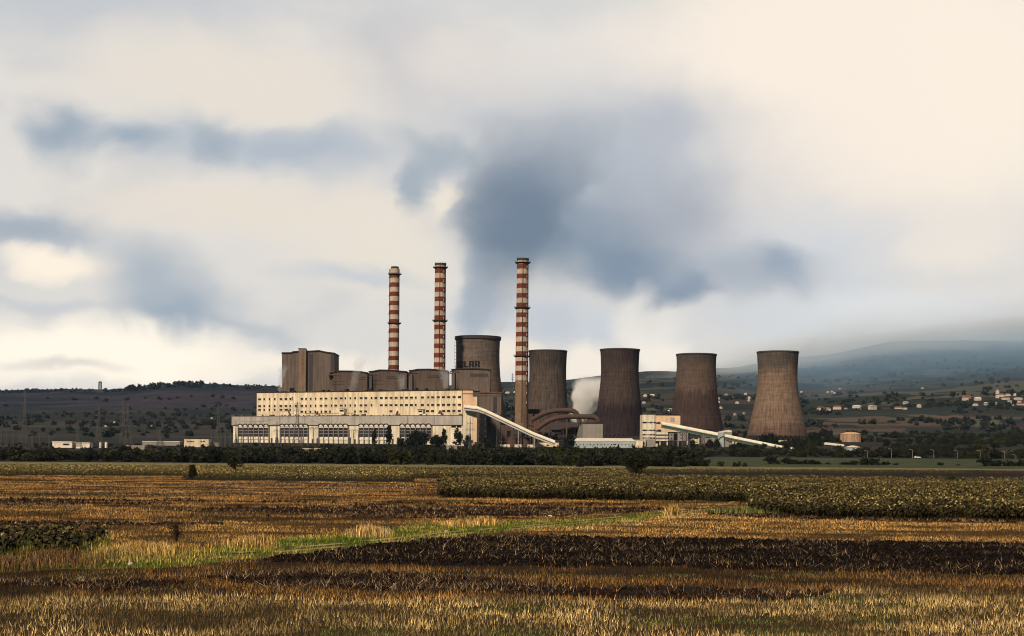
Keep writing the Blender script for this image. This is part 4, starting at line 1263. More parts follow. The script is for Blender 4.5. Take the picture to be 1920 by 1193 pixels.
def build_conveyors():
    conveyor('conveyor_gallery', 'white covered conveyor sloping down from the peach end block past the grey annex', [(870, 759), (896, 762), (913, 768.5), (960, 791), (1000, 810), (1041, 826)], 1575, 1548, 9.2,
             (M['conv_white'], M['steel_dark'], M['conv_under']), [(905, 7, 'lattice'), (936, 4.5, 'lattice'), (972, 1.0, 'post'), (1002, 1.2, 'post')], False)
    conveyor('conveyor_gallery', 'green girdered conveyor under a white roof, from the cream building to the square transfer tower', [(1240.5, 790.5), (1347, 811.5)], 1565, 1545, 9.0,
             (M['conv_white'], M['steel_dark'], M['green_steel']), [(1272, 1.0, 'post'), (1284, 4, 'lattice'), (1317, 4.5, 'lattice')], True)
    conveyor('conveyor_gallery', 'green girdered conveyor under a white roof, from the square transfer tower down into the trees', [(1357, 813.5), (1400, 822.5), (1450, 832.5), (1512, 844.5)], 1543, 1500, 8.2,
             (M['conv_white'], M['steel_dark'], M['green_steel']), [(1393, 1.0, 'post'), (1425, 1.0, 'post')], True)
    Y = 1540
    t = thing('transfer_tower', W(1360, 838, Y), 'small square pale tower where the two green conveyors meet', 'tower')
    mb = MB(); pbox(mb, 1347, 1357, 811, 842, Y, 12); pbox(mb, 1357.1, 1372.5, 810, 842, Y + 3, 12, 1); mb.build('wall', [M['blue_wall'], M['grey_block']], t)
    mb = MB(); wallpoly(mb, [(1347.5, 810.9), (1357, 810.9), (1355, 808.6), (1350, 809.4)], Y, 12); wallpoly(mb, [(1356.9, 810.0), (1372.7, 810.0), (1372, 807.6), (1366, 806.4), (1357.5, 807.8)], Y + 2.8, 13); mb.build('roof', M['white_panel'], t)
    mb = MB(); a, b, c = W(1346.5, 826, Y), W(1350, 821, Y), W(1357, 818, Y)
    mb.tube([a + Vector((0, -.4, 0)), b + Vector((0, -.4, 0)), c + Vector((0, -.4, 0))], .5, 5); mb.build('chute', M['steel_dark'], t)
    # cream building with window bands
    Y = 1590
    t = thing('crusher_building', W(1240, 838, Y), 'cream building with strip windows where the green conveyor starts', 'building')
    mb = MB(); pbox(mb, 1204.3, 1229, 777.5, 838, Y, 30); pbox(mb, 1229.05, 1275.5, 777.5, 810, Y + 1, 30, 1); pbox(mb, 1229.05, 1252, 810.05, 827, Y + 1, 30, 0); pbox(mb, 1252.05, 1290, 809.5, 827, Y + 3, 26, 2)
    mb.build('wall', [M['cream2'], M['peach'], M['grey_block']], t)
    mb = MB(); pbox(mb, 1204, 1276, 776.6, 777.4, Y, 31, off=.6); wallpoly(mb, [(1208, 776.5), (1226, 776.5), (1226, 775.2), (1218, 775)], Y + 4, 12); mb.build('roof', M['roof_dark'], t)
    rows = [(792.5, 1.4, [(1205, 1212), (1219, 1222), (1226, 1229), (1234, 1236.5)]), (807, 1.3, [(1205, 1212), (1219, 1222), (1225, 1228), (1233, 1239)]),
            (815.3, 1.2, [(1205, 1210), (1219, 1222), (1225, 1228)]), (821.5, 1.2, [(1205, 1207), (1219, 1222), (1225, 1228)])]
    for py, hh, spans in rows:
        mb = MB(); pbox(mb, 1204.6, 1238 if py < 810 else 1251, py - hh * .8, py + hh * .8, Y, .3, off=.12); mb.build('window_band', M['pilaster'], t)
        for a, b in spans:
            mb = MB(); pbox(mb, a, b, py - hh, py + hh, Y, .3, off=.3); mb.build('window', M['glass_dark'], t)
    for px in (1253.5, 1259.5, 1277):
        for py in (815.5, 821.8):
            mb = MB(); pbox(mb, px - .9, px + .9, py - 1.4, py + 1.4, Y + 3, .3, off=.3); mb.build('window', M['glass_dark'], t)
    mb = MB(); pbox(mb, 1263, 1272, 813, 826, Y + 3, .4, off=.3); mb.build('opening', M['glass_dark'], t)
    mb = MB(); pbox(mb, 1257, 1265, 783, 791, Y + 1, .4, off=.3); mb.build('door_panel', M['grey_panel'], t)
    for px in (1237.5, 1251, 1262, 1288.5):
        mb = MB(); pbox(mb, px - .9, px + .9, 827.05, 838, Y + 2, 2); mb.build('pillar', M['cream2'], t)
    # long pale blue building
    Y = 1555
    t = thing('workshop_hall', W(1140, 842, Y), 'long low pale blue hall with a cream roof and a row of dot windows', 'building')
    mb = MB(); pbox(mb, 1077, 1190, 827, 846, Y, 20); pbox(mb, 1190.05, 1205, 826, 846, Y + 2, 16, 1); mb.build('wall', [M['blue_wall'], M['cream']], t)
    mb = MB()
    a, b, c, d_ = W(1076.5, 827, Y), W(1190.5, 827, Y), W(1185, 822.6, Y + 20), W(1080, 823.2, Y + 20)
    mb.quadface([(a.x, Y - .5, a.z), (b.x, Y - .5, b.z), (c.x, Y + 20, a.z + 3.6), (d_.x, Y + 20, a.z + 3.6)]); mb.quadface([(a.x, Y - .52, a.z - .5), (b.x, Y - .52, b.z - .5), (b.x, Y - .5, b.z), (a.x, Y - .5, a.z)])
    pbox(mb, 1189, 1206, 825, 825.9, Y + 1.5, 18)
    mb.build('roof', M['conv_white'], t)
    for px in [1081 + i * 6.55 for i in range(17)]:
        mb = MB(); pbox(mb, px - .8, px + .8, 832.6, 835, Y, .3, off=.25); mb.build('window', M['glass_dark'], t)
    Y = 1562
    t = thing('store_shed', W(1220, 842, Y), 'plain cream sheds in front of the building with strip windows', 'building')
    mb = MB(); pbox(mb, 1206, 1210, 824, 846, Y, 8); pbox(mb, 1212, 1228.5, 824.5, 846, Y + 4, 10, 1); pbox(mb, 1228.55, 1233, 832, 846, Y + 5, 8); mb.build('wall', [M['cream2'], M['grey_block']], t)
    mb = MB(); pbox(mb, 1205.6, 1233.3, 823.2, 823.9, Y + 3.5, 11); mb.build('roof', M['steel_pale'], t)
    Y = 1610
    t = thing('site_office', W(1300, 840, Y), 'cream low office with two dark windows under the green conveyor', 'building')
    mb = MB(); pbox(mb, 1288.5, 1311, 821, 842, Y, 12); mb.build('wall', M['cream'], t)
    mb = MB(); pbox(mb, 1288, 1311.5, 820.2, 820.9, Y, 13, off=.5); mb.build('roof', M['roof_dark'], t)
    for a, b in ((1290, 1299), (1301, 1309)):
        mb = MB(); pbox(mb, a, b, 821.6, 823.2, Y, .3, off=.2); mb.build('window', M['glass_dark'], t)
        mb = MB(); pbox(mb, a + 1, b - 1, 829, 830, Y, .3, off=.2); mb.build('ledge', M['roof_dark'], t)
    Y = 1600
    t = thing('grey_shed', W(1330, 842, Y), 'plain grey shed with one slot window left of the square transfer tower', 'building')
    mb = MB(); pbox(mb, 1318, 1346.5, 814, 844, Y, 16); mb.build('wall', M['grey_block'], t)
    mb = MB(); pbox(mb, 1322.5, 1332, 820, 821.8, Y, .3, off=.2); mb.build('window', M['glass_dark'], t)
    Y = 1590
    t = thing('low_cream_shed', W(1384, 842, Y), 'low cream shed right of the square transfer tower', 'building')
    mb = MB(); pbox(mb, 1372.8, 1388, 825, 842, Y, 9); mb.build('wall', M['cream'], t)
    mb = MB(); pbox(mb, 1376, 1379, 827, 833, Y, .3, off=.2); pbox(mb, 1382, 1385, 827, 833, Y, .3, off=.2); mb.build('door', M['louvre'], t)
    Y = 1650
    t = thing('tower_pump_shed', W(1465, 838, Y), 'small cream shed before the foot of the palest cooling tower', 'building')
    mb = MB(); pbox(mb, 1455, 1478, 826.5, 842, Y, 8); mb.build('wall', M['cream2'], t)
    mb = MB(); pbox(mb, 1454.5, 1478.5, 825.6, 826.4, Y, 9, off=.4); mb.build('roof', M['conv_white'], t)
    mb = MB(); pbox(mb, 1464, 1468, 829, 834, Y, .3, off=.2); mb.build('door', M['glass_dark'], t)


build_ducts(); build_conveyors()


def shed(name, label, pxa, pxb, pyt, pyb, Y, d, wall, roof, cat='building', wins=(), group=None, gable=0):
    t = thing(name, W((pxa + pxb) / 2, pyb, Y), label, cat, group)
    mb = MB(); pbox(mb, pxa, pxb, pyt, pyb + 4, Y, d); mb.build('wall', wall, t)
    mb = MB()
    if gable: wallpoly(mb, [(pxa - .5, pyt - .05), (pxb + .5, pyt - .05), ((pxa + pxb) / 2, pyt - gable)], Y - .5, d + 1)
    else: pbox(mb, pxa - .6, pxb + .6, pyt - 1.1, pyt - .05, Y, d + .5, off=.6)
    mb.build('roof', roof, t)
    for a, b, c, e in wins:
        mb = MB(); pbox(mb, a, b, c, e, Y, .3, off=.2); mb.build('window', M['glass_dark'], t)
    return t


def build_left_sheds():
    wh, cr = M['white_panel'], M['conv_white']
    shed('flat_roofed_shed', 'long white shed with a bright flat roof at the far left of the plant', 98, 135, 829, 836, 1500, 14, wh, cr, wins=((118, 130, 832, 835),))
    shed('flat_roofed_shed', 'lower white shed joined to the right end of the long left shed', 136, 168, 831, 837, 1505, 12, wh, cr)
    shed('flat_roofed_shed', 'thin pale roofed store half sunk in the trees left of the cream office', 238, 271, 837, 841, 1460, 12, M['grey_block'], cr)
    shed('long_store', 'very long low pale shed behind the lattice pylons on the left', 267, 337, 828.5, 834, 1560, 12, M['grey_block'], wh)
    shed('cream_office', 'small cream office block with dark windows left of the arcaded front', 345, 391, 823, 836, 1540, 16, M['cream'], M['roof_dark'],
         wins=((351, 354, 827, 829), (356, 360, 827, 829), (361, 364, 827, 829), (376, 379, 827, 829), (380.5, 384, 827, 829)))
    shed('flat_roofed_shed', 'low pale shed between the cream office and the arcaded front', 395, 411, 830, 834, 1550, 10, M['grey_block'], M['grey_panel'])
    shed('flat_roofed_shed', 'pale strip of roof showing among the trees below the arcaded front, left one', 551, 583, 842, 845, 1380, 10, M['grey_block'], cr)
    shed('flat_roofed_shed', 'pale strip of roof showing among the trees below the arcaded front, right one', 589, 623, 841.5, 845, 1385, 10, M['grey_block'], cr)
    shed('flat_roofed_shed', 'short pale roof in the trees below the peach end block', 837, 857, 835.5, 839, 1440, 8, M['grey_block'], cr)
    for px, lab in ((188.5, 'left one of two small upright white tanks by the lattice pylons'), (199, 'right one of two small upright white tanks by the lattice pylons')):
        Y = 1500; a, b = W(px, 840, Y), W(px, 830, Y); r = 2.6 * Y / F
        t = thing('upright_tank', a, lab, 'tank', 'small white upright tanks')
        mb = MB(); mb.lathe(a.x, Y, [(a.z, r), (b.z, r), (b.z + .02, r * .98), (b.z + .7, .05)], 20); mb.build('shell', wh, t, smooth=True)
        mb = MB(); mb.tube([(a.x + r * .7, Y - r * .8, a.z), (a.x + r * .7, Y - r * .8, b.z + 1)], .12, 4); mb.build('ladder', M['steel'], t)
    # the big round storage tank and sheds on the right
    Y = 1760; a, b = W(1595, 827, Y), W(1595, 814, Y); r = 18.3 * Y / F
    t = thing('storage_tank', a, 'round streaked storage tank with an orange domed roof among the trees', 'tank')
    mb = MB(); mb.lathe(a.x, Y, [(a.z - 4, r), (b.z, r)], 56); mb.build('shell', M['tank'], t)
    mb = MB(); mb.lathe(a.x, Y, [(b.z, r + .3), (b.z + .3, r + .3), (b.z + 1.6, r * .7), (b.z + 2.4, r * .35), (b.z + 2.7, .05)], 56); mb.build('roof', M['tank_roof'], t, smooth=True)
    mb = MB()
    for q in range(28):
        an = 2 * math.pi * q / 28; mb.tube([(a.x + r * math.cos(an) * 1.008, Y + r * math.sin(an) * 1.008, a.z - 4), (a.x + r * math.cos(an) * 1.008, Y + r * math.sin(an) * 1.008, b.z)], .16, 4)
    mb.build('stiffeners', M['tank_roof'], t)
    Y = 1500
    t = thing('open_canopy', W(1565, 842, Y), 'pale flat canopy on thin posts below the orange roofed tank', 'shed')
    mb = MB(); p = [W(1545, 832.5, Y), W(1583, 836, Y), W(1583, 836, Y + 14), W(1547, 832, Y + 14)]
    mb.quadface([p[0], p[1], p[2] + Vector((0, 0, 1.4)), p[3] + Vector((0, 0, 1.4))]); mb.quadface([p[0], p[0] - Vector((0, 0, .6)), p[1] - Vector((0, 0, .6)), p[1]]); mb.build('roof', M['conv_white'], t)
    for px in (1547, 1559, 1571, 1581):
        mb = MB(); q = W(px, 834.5, Y); mb.tube([(q.x, Y + .6, q.z - 8), (q.x, Y + .6, q.z + .3)], .18, 5); mb.build('post', M['steel'], t)
    shed('gabled_hangar', 'small pale gabled hangar right of the flat canopy', 1589, 1614, 839, 846, 1490, 14, M['blue_wall'], M['conv_white'], gable=3.4)


build_left_sheds()


# ------------------------------------------------------------------ pylons, wires, switchyard, lamp posts
def pylon(label, px, pyt, pyb, Y, basew, arms, style='tower'):
    a, b = W(px, pyb, Y), W(px, pyt, Y)
    t = thing('lattice_pylon', a, label, 'pylon', 'lattice pylons of the power lines')
    h = b.z - a.z; k = Y / F; rr = max(.10, .16 * k / .6)
    mb = MB(); knee = a.lerp(b, .55); knee.x = a.x
    lattice(mb, a, (a.x, Y, a.z + h * .5), basew, basew * .3, 5, rr); lattice(mb, (a.x, Y, a.z + h * .5), (a.x, Y, b.z), basew * .3, basew * .1, 6, rr * .8)
    mb.build('mast', M['steel'], t)
    tips = []
    for q, w in arms:
        z = a.z + h * q; mb = MB()
        for s in (-1, 1):
            tip = Vector((a.x + s * w, Y, z)); tips.append(tip)
            mb.tube([(a.x, Y - .5, z + h * .025), tip], rr * .8, 3, 0, False); mb.tube([(a.x, Y + .5, z + h * .025), tip], rr * .8, 3, 0, False); mb.tube([(a.x, Y, z - h * .012), tip], rr * .8, 3, 0, False)
        mb.build('cross_arm', M['steel'], t)
        mb = MB()
        for s in (-1, 1): mb.tube([(a.x + s * w, Y, z), (a.x + s * w, Y, z - h * .035)], rr * .9, 4)
        mb.build('insulator', M['steel_dark'], t)
    return tips


def build_pylons():
    A3 = ((.62, 5.2), (.76, 6.2), (.9, 4.6))
    P = []
    P.append(pylon('lattice pylon standing before the arcaded front, left of its second arch group', 557, 754, 836, 1420, 9.5, ((.50, 8), (.80, 3.6), (.96, 3))))
    P.append(pylon('tall faint lattice pylon against the dark hillside left of the cream office', 409, 756, 838, 1500, 9, A3))
    P.append(pylon('taller right hand one of the close pair of lattice pylons', 240, 757, 838, 1480, 9, A3))
    P.append(pylon('left hand one of the close pair of lattice pylons', 231, 750, 838, 1640, 9, A3))
    P.append(pylon('lattice pylon above the two small upright white tanks', 185, 760, 838, 1500, 9, A3))
    P.append(pylon('far left lattice pylon rising up the dark hillside', 46, 732, 838, 1600, 9, A3))
    P.append(pylon('short lattice pylon over the long low shed', 300, 805, 838, 1470, 8, ((.7, 4), (.9, 3))))
    P.append(pylon('short lattice pylon just right of the long white shed', 146, 806, 838, 1470, 8, ((.7, 4), (.9, 3))))
    P.append(pylon('slim lattice pylon in front of the peach end block', 881, 782, 842, 1300, 3.0, ((.60, 3.8), (.80, 2.6))))
    P.append(pylon('lattice pylon half hidden by trees below the green conveyor', 1292, 822, 862, 1000, 4.0, ((.75, 3.5), (.92, 2.6))))
    P.append(pylon('slim lattice mast at the left end of the arcaded front', 442, 790, 838, 1480, 3, ((.85, 2.6),)))
    P.append(pylon('lattice mast between the first two arch groups of the front', 519, 790, 838, 1480, 4.2, ((.86, 5), (.62, 3))))
    # distant pylons on the hills behind
    P.append(pylon('tiny distant pylon on the slope between the striped chimney and lettered tower', 961, 700, 731, 5600, 11, A3))
    P.append(pylon('tiny distant pylon on the slope right of the palest cooling tower', 1540, 686, 702, 5900, 10, A3))
    P.append(pylon('tiny distant pylon high on the misty slope at the right', 1811, 680, 706, 5600, 11, A3))
    def wire(a, b, sag, label):
        mb = MB(); pts = [a.lerp(b, q / 14) - Vector((0, 0, sag * 4 * (q / 14) * (1 - q / 14))) for q in range(15)]
        mb.tube(pts, .07, 3, 0, False); tag(mb.build('power_line', M['steel_dark']), label, 'wire', 'sagging wires of the power lines')
    for i, j, sag, nm in ((0, 1, 7, 'between the front pylon and the hillside pylon'), (1, 2, 8, 'between the hillside pylon and the close pair'), (2, 4, 5, 'between the close pair and the tank pylon'), (4, 5, 9, 'between the tank pylon and the far left pylon')):
        for k in range(0, 6):
            wire(P[i][k % len(P[i])] - Vector((0, 0, 2.5)), P[j][k % len(P[j])] - Vector((0, 0, 2.5)), sag, 'thin dark wires ' + nm)
    fa = W(470, 789, 1700); fb = W(640, 793, 1690)
    for q in range(3):
        wire(P[0][q] - Vector((0, 0, 2)), W(446 + 12 * q, 790, 1590), 3, 'thin dark wires from the front pylon to the left fascia')
        wire(P[0][q + 3] - Vector((0, 0, 2)), W(610 + 14 * q, 794, 1560), 3, 'thin dark wires from the front pylon to the middle fascia')


def gantry(label, pxs, pyt, pyb, Y):
    t = thing('switchyard_gantry', W(pxs[0], pyb, Y), label, 'gantry', 'steel gantries of the switchyard')
    zt = W(pxs[0], pyt, Y).z
    for px in pxs:
        a = W(px, pyb, Y); mb = MB(); mb.tube([(a.x - .7, Y, a.z), (a.x, Y, zt)], .24, 4); mb.tube([(a.x + .7, Y, a.z), (a.x, Y, zt)], .24, 4)
        for q in (.2, .4, .6, .8): mb.tube([(a.x - .7 * (1 - q), Y, a.z + (zt - a.z) * q), (a.x + .7 * (1 - q), Y, a.z + (zt - a.z) * q)], .12, 4)
        mb.build('post', M['steel'], t)
    xa, xb = W(pxs[0], pyt, Y).x, W(pxs[-1], pyt, Y).x
    mb = MB()
    for dz in (0, -1.2): mb.tube([(xa, Y, zt + dz), (xb, Y, zt + dz)], .13, 4)
    n = max(2, int((xb - xa) / 2))
    for i in range(n): mb.tube([(xa + (xb - xa) * i / n, Y, zt - 1.2 * (i % 2)), (xa + (xb - xa) * (i + 1) / n, Y, zt - 1.2 * ((i + 1) % 2))], .09, 3)
    mb.build('beam', M['steel'], t)
    mb = MB()
    for i in range(1, n, 2):
        x = xa + (xb - xa) * i / n; mb.tube([(x, Y, zt - 1.2), (x, Y, zt - 3.2)], .14, 5)
    mb.build('insulator', M['steel_dark'], t)


def build_switchyard():
    gantry('leftmost steel gantry row at the edge of the frame', [2, 12, 24, 36], 806, 838, 1480)
    gantry('steel gantry row just left of the long white shed', [48, 60, 74, 92], 812, 838, 1500)
    gantry('steel gantry beside the cream office', [396, 408, 422, 432], 806, 838, 1470)
    gantry('steel gantry before the second arch group', [527, 541, 566], 806, 838, 1510)
    gantry('steel gantry between the second and third arch groups', [578, 588, 598], 802, 838, 1510)
    gantry('steel gantry between the third and fourth arch groups', [655, 663, 672], 806, 838, 1510)
    gantry('steel gantry before the first arch group', [452, 470, 488, 505], 815, 838, 1500)
    gantry('low steel gantry at the foot of the peach end block', [864, 880, 894, 906], 829, 840, 1500)


def build_lamp_posts():
    spots = [(1627, 846), (1672, 843), (1711, 844), (1751, 845), (1795, 846), (1838, 846), (1884, 848), (1905, 854)]
    labs = ['lamp post farthest left in the row along the meadow', 'second lamp post from the left in the row along the meadow', 'third lamp post from the left in the row along the meadow',
            'lamp post above the small white car', 'lamp post just right of the small white car', 'lamp post left of the large dark bush near the right edge',
            'short lamp post over the dark bush near the right edge', 'lamp post nearest the right edge of the picture']
    first = None
    for (px, pt), lab in zip(spots, labs):
        Y = 960; a = W(px, pt, Y); zb = tz(a.x, Y); h = 6.2
        loc = Vector((a.x, Y, a.z - h))
        if first is None:
            t = thing('lamp_post', loc, lab, 'lamp post', 'lamp posts along the meadow road')
            mb = MB(); mb.tube([(loc.x, Y, loc.z - 1), (loc.x, Y, loc.z + h)], [.16, .10], 6); mb.build('pole', M['steel_pale'], t)
            mb = MB(); mb.tube([(loc.x, Y, loc.z + h), (loc.x - .5, Y, loc.z + h + .35), (loc.x - 1.6, Y, loc.z + h + .5)], .08, 5); mb.build('arm', M['steel_pale'], t)
            mb = MB(); mb.box(loc.x - 2.4, loc.x - 1.5, Y - .2, Y + .2, loc.z + h + .38, loc.z + h + .62); mb.build('lamp_head', M['steel_pale'], t)
            first = t
        else:
            t = first.copy(); COL.objects.link(t); t.location = loc; t['label'] = lab
            for ch in first.children:
                c = ch.copy(); COL.objects.link(c); c.parent = t


build_pylons(); build_switchyard(); build_lamp_posts()


def build_excavator():
    Y = 4480; k = Y / F
    a = W(187, 727, Y); a.z = tz(a.x, Y)
    t = thing('mining_stacker', a, 'far off mining machine with a tall mast standing on the left ridge', 'machine')
    s = 1.0
    mb = MB(); mb.box(a.x - 12, a.x + 14, Y - 6, Y + 6, a.z - 1, a.z + 5); mb.box(a.x - 8, a.x + 10, Y - 4, Y + 4, a.z + 5.01, a.z + 9); mb.build('crawler_base', M['steel_dark'], t)
    mb = MB(); lattice(mb, (a.x + 1, Y, a.z + 9), (a.x + 1, Y, a.z + 33), 8.5, 7.5, 4, .55); mb.build('mast', M['steel_dark'], t)
    mb = MB(); mb.box(a.x - 2, a.x + 5, Y - 3, Y + 3, a.z + 31, a.z + 34.5); mb.build('cab', M['steel_dark'], t)
    mb = MB(); lattice(mb, (a.x - 8, Y, a.z + 7), (a.x - 58, Y, a.z + 7.5), 3.5, 2.5, 9, .7, ax=(0, 0, 1), ay=(0, 1, 0)); mb.build('discharge_boom', M['steel_dark'], t)
    mb = MB(); lattice(mb, (a.x + 8, Y, a.z + 6), (a.x + 21, Y, a.z + 13), 3.5, 2.5, 3, .9, ax=(0, 0, 1), ay=(0, 1, 0)); mb.build('counter_boom', M['steel_dark'], t)


def build_car():
    Y = 955; p = W(1721, 861.5, Y); p.z = tz(p.x, Y) + .02
    t = thing('parked_car', p, 'small white car on the meadow road below the lamp posts', 'car')
    x, y, z = p
    mb = MB(); mb.prism([(x - 2.1, z + .35), (x + 2.1, z + .35), (x + 2.15, z + .8), (x + 1.3, z + .95), (x + .7, z + 1.45), (x - 1.1, z + 1.48), (x - 1.9, z + 1.0), (x - 2.15, z + .8)], y, y + 1.7); mb.build('body', M['car'], t)
    mb = MB(); mb.prism([(x - 1.4, z + 1.0), (x + 1.1, z + 1.0), (x + .6, z + 1.36), (x - 1.0, z + 1.38)], y - .03, y - .002); mb.build('window', M['glass_dark'], t)
    for dx in (-1.3, 1.3):
        for yy in (y - .05, y + 1.5):
            mb = MB(); mb.tube([(x + dx, yy, z + .32), (x + dx, yy + .22, z + .32)], .32, 12); mb.build('wheel', M['steel_dark'], t)


build_excavator(); build_car()


# ------------------------------------------------------------------ grass, stubble and clods
def blades(name, label, x, Y, z, h, w, col, lean=.25, kind='grass', bend=False):
    """one narrow triangle (or a bent pair) per stalk"""
    n = len(x)
    az = RNG.uniform(0, 2 * np.pi, n); la = RNG.uniform(0, 2 * np.pi, n); ll = np.abs(RNG.normal(0, lean, n))
    dx, dy = np.cos(az) * w / 2, np.sin(az) * w / 2
    tx, ty = np.cos(la) * ll * h, np.sin(la) * ll * h
    cvar = (.26 + 2.35 * RNG.uniform(0, 1, n) ** 2.2)[:, None]
    if not bend:
        v = np.empty((n, 3, 3), np.float32)
        v[:, 0] = np.stack([x - dx, Y - dy, z], 1); v[:, 1] = np.stack([x + dx, Y + dy, z], 1); v[:, 2] = np.stack([x + tx, Y + ty, z + h], 1)
        c = np.repeat((col * cvar)[:, None, :], 3, 1)
        me = np_mesh(name, v.reshape(-1, 3), 3, np.arange(3 * n), M['blade'], c.reshape(-1, 3))
    else:
        v = np.empty((n, 5, 3), np.float32)
        mx, my, mz = x + tx * .35, Y + ty * .35, z + h * .65
        v[:, 0] = np.stack([x - dx, Y - dy, z], 1); v[:, 1] = np.stack([x + dx, Y + dy, z], 1)
        v[:, 2] = np.stack([mx + dx * .6, my + dy * .6, mz], 1); v[:, 3] = np.stack([mx - dx * .6, my - dy * .6, mz], 1)
        v[:, 4] = np.stack([x + tx * 1.3, Y + ty * 1.3, z + h * (1 - ll * .3)], 1)
        i = np.arange(n)[:, None] * 5
        loops = (i + np.array([[0, 1, 2, 0, 2, 3, 3, 2, 4]])).ravel()
        c = np.repeat((col * cvar)[:, None, :], 5, 1)
        me = np_mesh(name, v.reshape(-1, 3), 3, loops, M['blade'], c.reshape(-1, 3))
    o = link(name, me)
    return tag(o, label, kind, kind='stuff')


def scatter_field():
    N = 1350000
    r = RNG.uniform(0, 1, N)
    y0, y1 = 40., 330.
    Y = (np.sqrt(y0) + r * (np.sqrt(y1) - np.sqrt(y0))) ** 2
    x = RNG.uniform(-1, 1, N) * (.42 * Y + 14)
    z, px, py = zones(x, Y)
    patch = fbm(x / 2.4, Y / 1.6, 101, 3); patch2 = fbm(x / 14, Y / 4, 102, 3)
    zz = terrain_z(x, Y)
    wsc = np.maximum(1, Y / 75.)
    keep_base = RNG.uniform(0, 1, N)
    # stubble
    tr = np.stack([np.array(G(a, b)) for a, b in TRACK]); off = np.full(N, 99.0)     # keep the wheel ruts bare
    for a, b in zip(tr[:-1], tr[1:]):
        d = b[:2] - a[:2]; L2 = d @ d; q = np.clip(((x - a[0]) * d[0] + (Y - a[1]) * d[1]) / L2, 0, 1)
        off = np.minimum(off, np.hypot(x - a[0] - q * d[0], Y - a[1] - q * d[1]))
    bare = (off < 1.15) & ((off > .45) | (RNG.uniform(0, 1, N) < .3))
    keep_base[bare & (RNG.uniform(0, 1, N) < .8)] = 9
    st = np.isin(z, (0, 1, 7)) & (keep_base < np.clip(.50 + 1.3 * (patch - .3) + .5 * (patch2 - .5), .25, 1))
    col = np.where((z == 1)[:, None], np.array((.48, .275, .075)), np.array((.37, .20, .058)))
    col = np.where((z == 7)[:, None], np.array((.52, .365, .145)), col)
    dark = np.clip(.85 + (fbm(x / 6, Y / 4.5, 104, 4) - .5) * 4.2, 0.22, 1.5)[:, None]
    lightband = np.clip(1 - .4 * ((py > 1056) & (py < 1120)), 0, 1)[:, None]
    col = col * dark * lightband
    g = (z == 7) & (px > 600) & (fbm(x / 4.5, Y / 3.0, 61, 3) > .57) & (RNG.uniform(0, 1, len(x)) < .7)
    g |= (z == 0) & (fbm(x / 5, Y / 2.5, 62, 3) > .70)
    col[g] = np.array((.15, .155, .040)) * RNG.uniform(.5, 1.3, g.sum())[:, None]
    h = np.where(z == 1, .16, .21) * RNG.uniform(.5, 1.35, N); h[g] *= .55
    w = .0165 * wsc * RNG.uniform(.6, 1.5, N)
    m = st & ~g
    # lines of drilled stalks: pull them towards rows
    blades('stubble', 'dry golden brown stubble stalks covering the harvested strips of the field', x[m], Y[m], zz[m] - .03, h[m], w[m], col[m], .36, 'stubble')
    m = st & g
    blades('weeds', 'low green weeds growing through the pale stubble at the near edge', x[m], Y[m], zz[m] - .03, h[m], w[m] * 1.7, col[m], .5, 'weeds')
    # straw lying on the ploughed strips
    so = np.isin(z, (2, 3)) & (Y < 260) & (RNG.uniform(0, 1, N) < np.where(z == 2, .20, .34) * np.clip((fbm(x / 4, Y / 1.4, 105, 3) - .36) * 5, .08, 1.5))
    m = so
    colS = np.array((.32, .22, .12)) * RNG.uniform(.25, 1.3, m.sum())[:, None]
    blades('straw', 'pale straw stalks scattered over the dark ploughed strips', x[m], Y[m], zz[m] - .02, RNG.uniform(.06, .38, m.sum()), w[m] * 1.25, colS, 1.1, 'straw')
    # green verge
    ve = (z == 4) & (keep_base < .85)
    yl = np.clip((fbm(x / 2.6, Y / 2, 106, 3) - .42) * 6, 0, 1)[:, None]
    colV = np.array((.115, .155, .018)) * (1 - yl) + np.array((.34, .27, .06)) * yl
    colV = colV * np.where((px < 190)[:, None], .55, 1.0)
    m = ve
    blades('verge_grass', 'fresh green grass of the verge along the dirt track', x[m], Y[m], zz[m] - .02, RNG.uniform(.10, .34, m.sum()), w[m] * 1.3, colV[m], .45, 'grass', True)
    # clods
    n = 26000
    r = RNG.uniform(0, 1, n * 3); Yc = (np.sqrt(44) + r * (np.sqrt(170) - np.sqrt(44))) ** 2; xc = RNG.uniform(-1, 1, n * 3) * (.40 * Yc + 5)
    zc_, _, _ = zones(xc, Yc); m = np.isin(zc_, (2, 3)) & (RNG.uniform(0, 1, n * 3) < np.where(zc_ == 2, 1, .35)); xc, Yc, k3 = xc[m][:n], Yc[m][:n], zc_[m][:n]
    n = len(xc); s = RNG.uniform(.04, .17, n) * np.maximum(1, Yc / 90)
    octv = np.array([(1, 0, 0), (0, 1, 0), (-1, 0, 0), (0, -1, 0), (0, 0, .8), (0, 0, -.5)])
    v = octv[None] * RNG.uniform(.5, 1.3, (n, 6, 1)) * s[:, None, None]
    a = RNG.uniform(0, 6.28, n); ca, sa = np.cos(a)[:, None], np.sin(a)[:, None]
    vx = v[..., 0] * ca - v[..., 1] * sa; vy = v[..., 0] * sa + v[..., 1] * ca
    zz = terrain_z(xc, Yc)
    V = np.stack([vx + xc[:, None], vy + Yc[:, None], v[..., 2] + (zz + s * .3)[:, None]], 2).reshape(-1, 3)
    fc = np.array([(0, 1, 4), (1, 2, 4), (2, 3, 4), (3, 0, 4), (1, 0, 5), (2, 1, 5), (3, 2, 5), (0, 3, 5)])
    loops = (np.arange(n)[:, None, None] * 6 + fc[None]).ravel()
    cc = np.where((k3 == 2)[:, None], np.array((.0095, .0055, .0038)), np.array((.022, .010, .0055))) * RNG.uniform(.5, 1.6, n)[:, None]
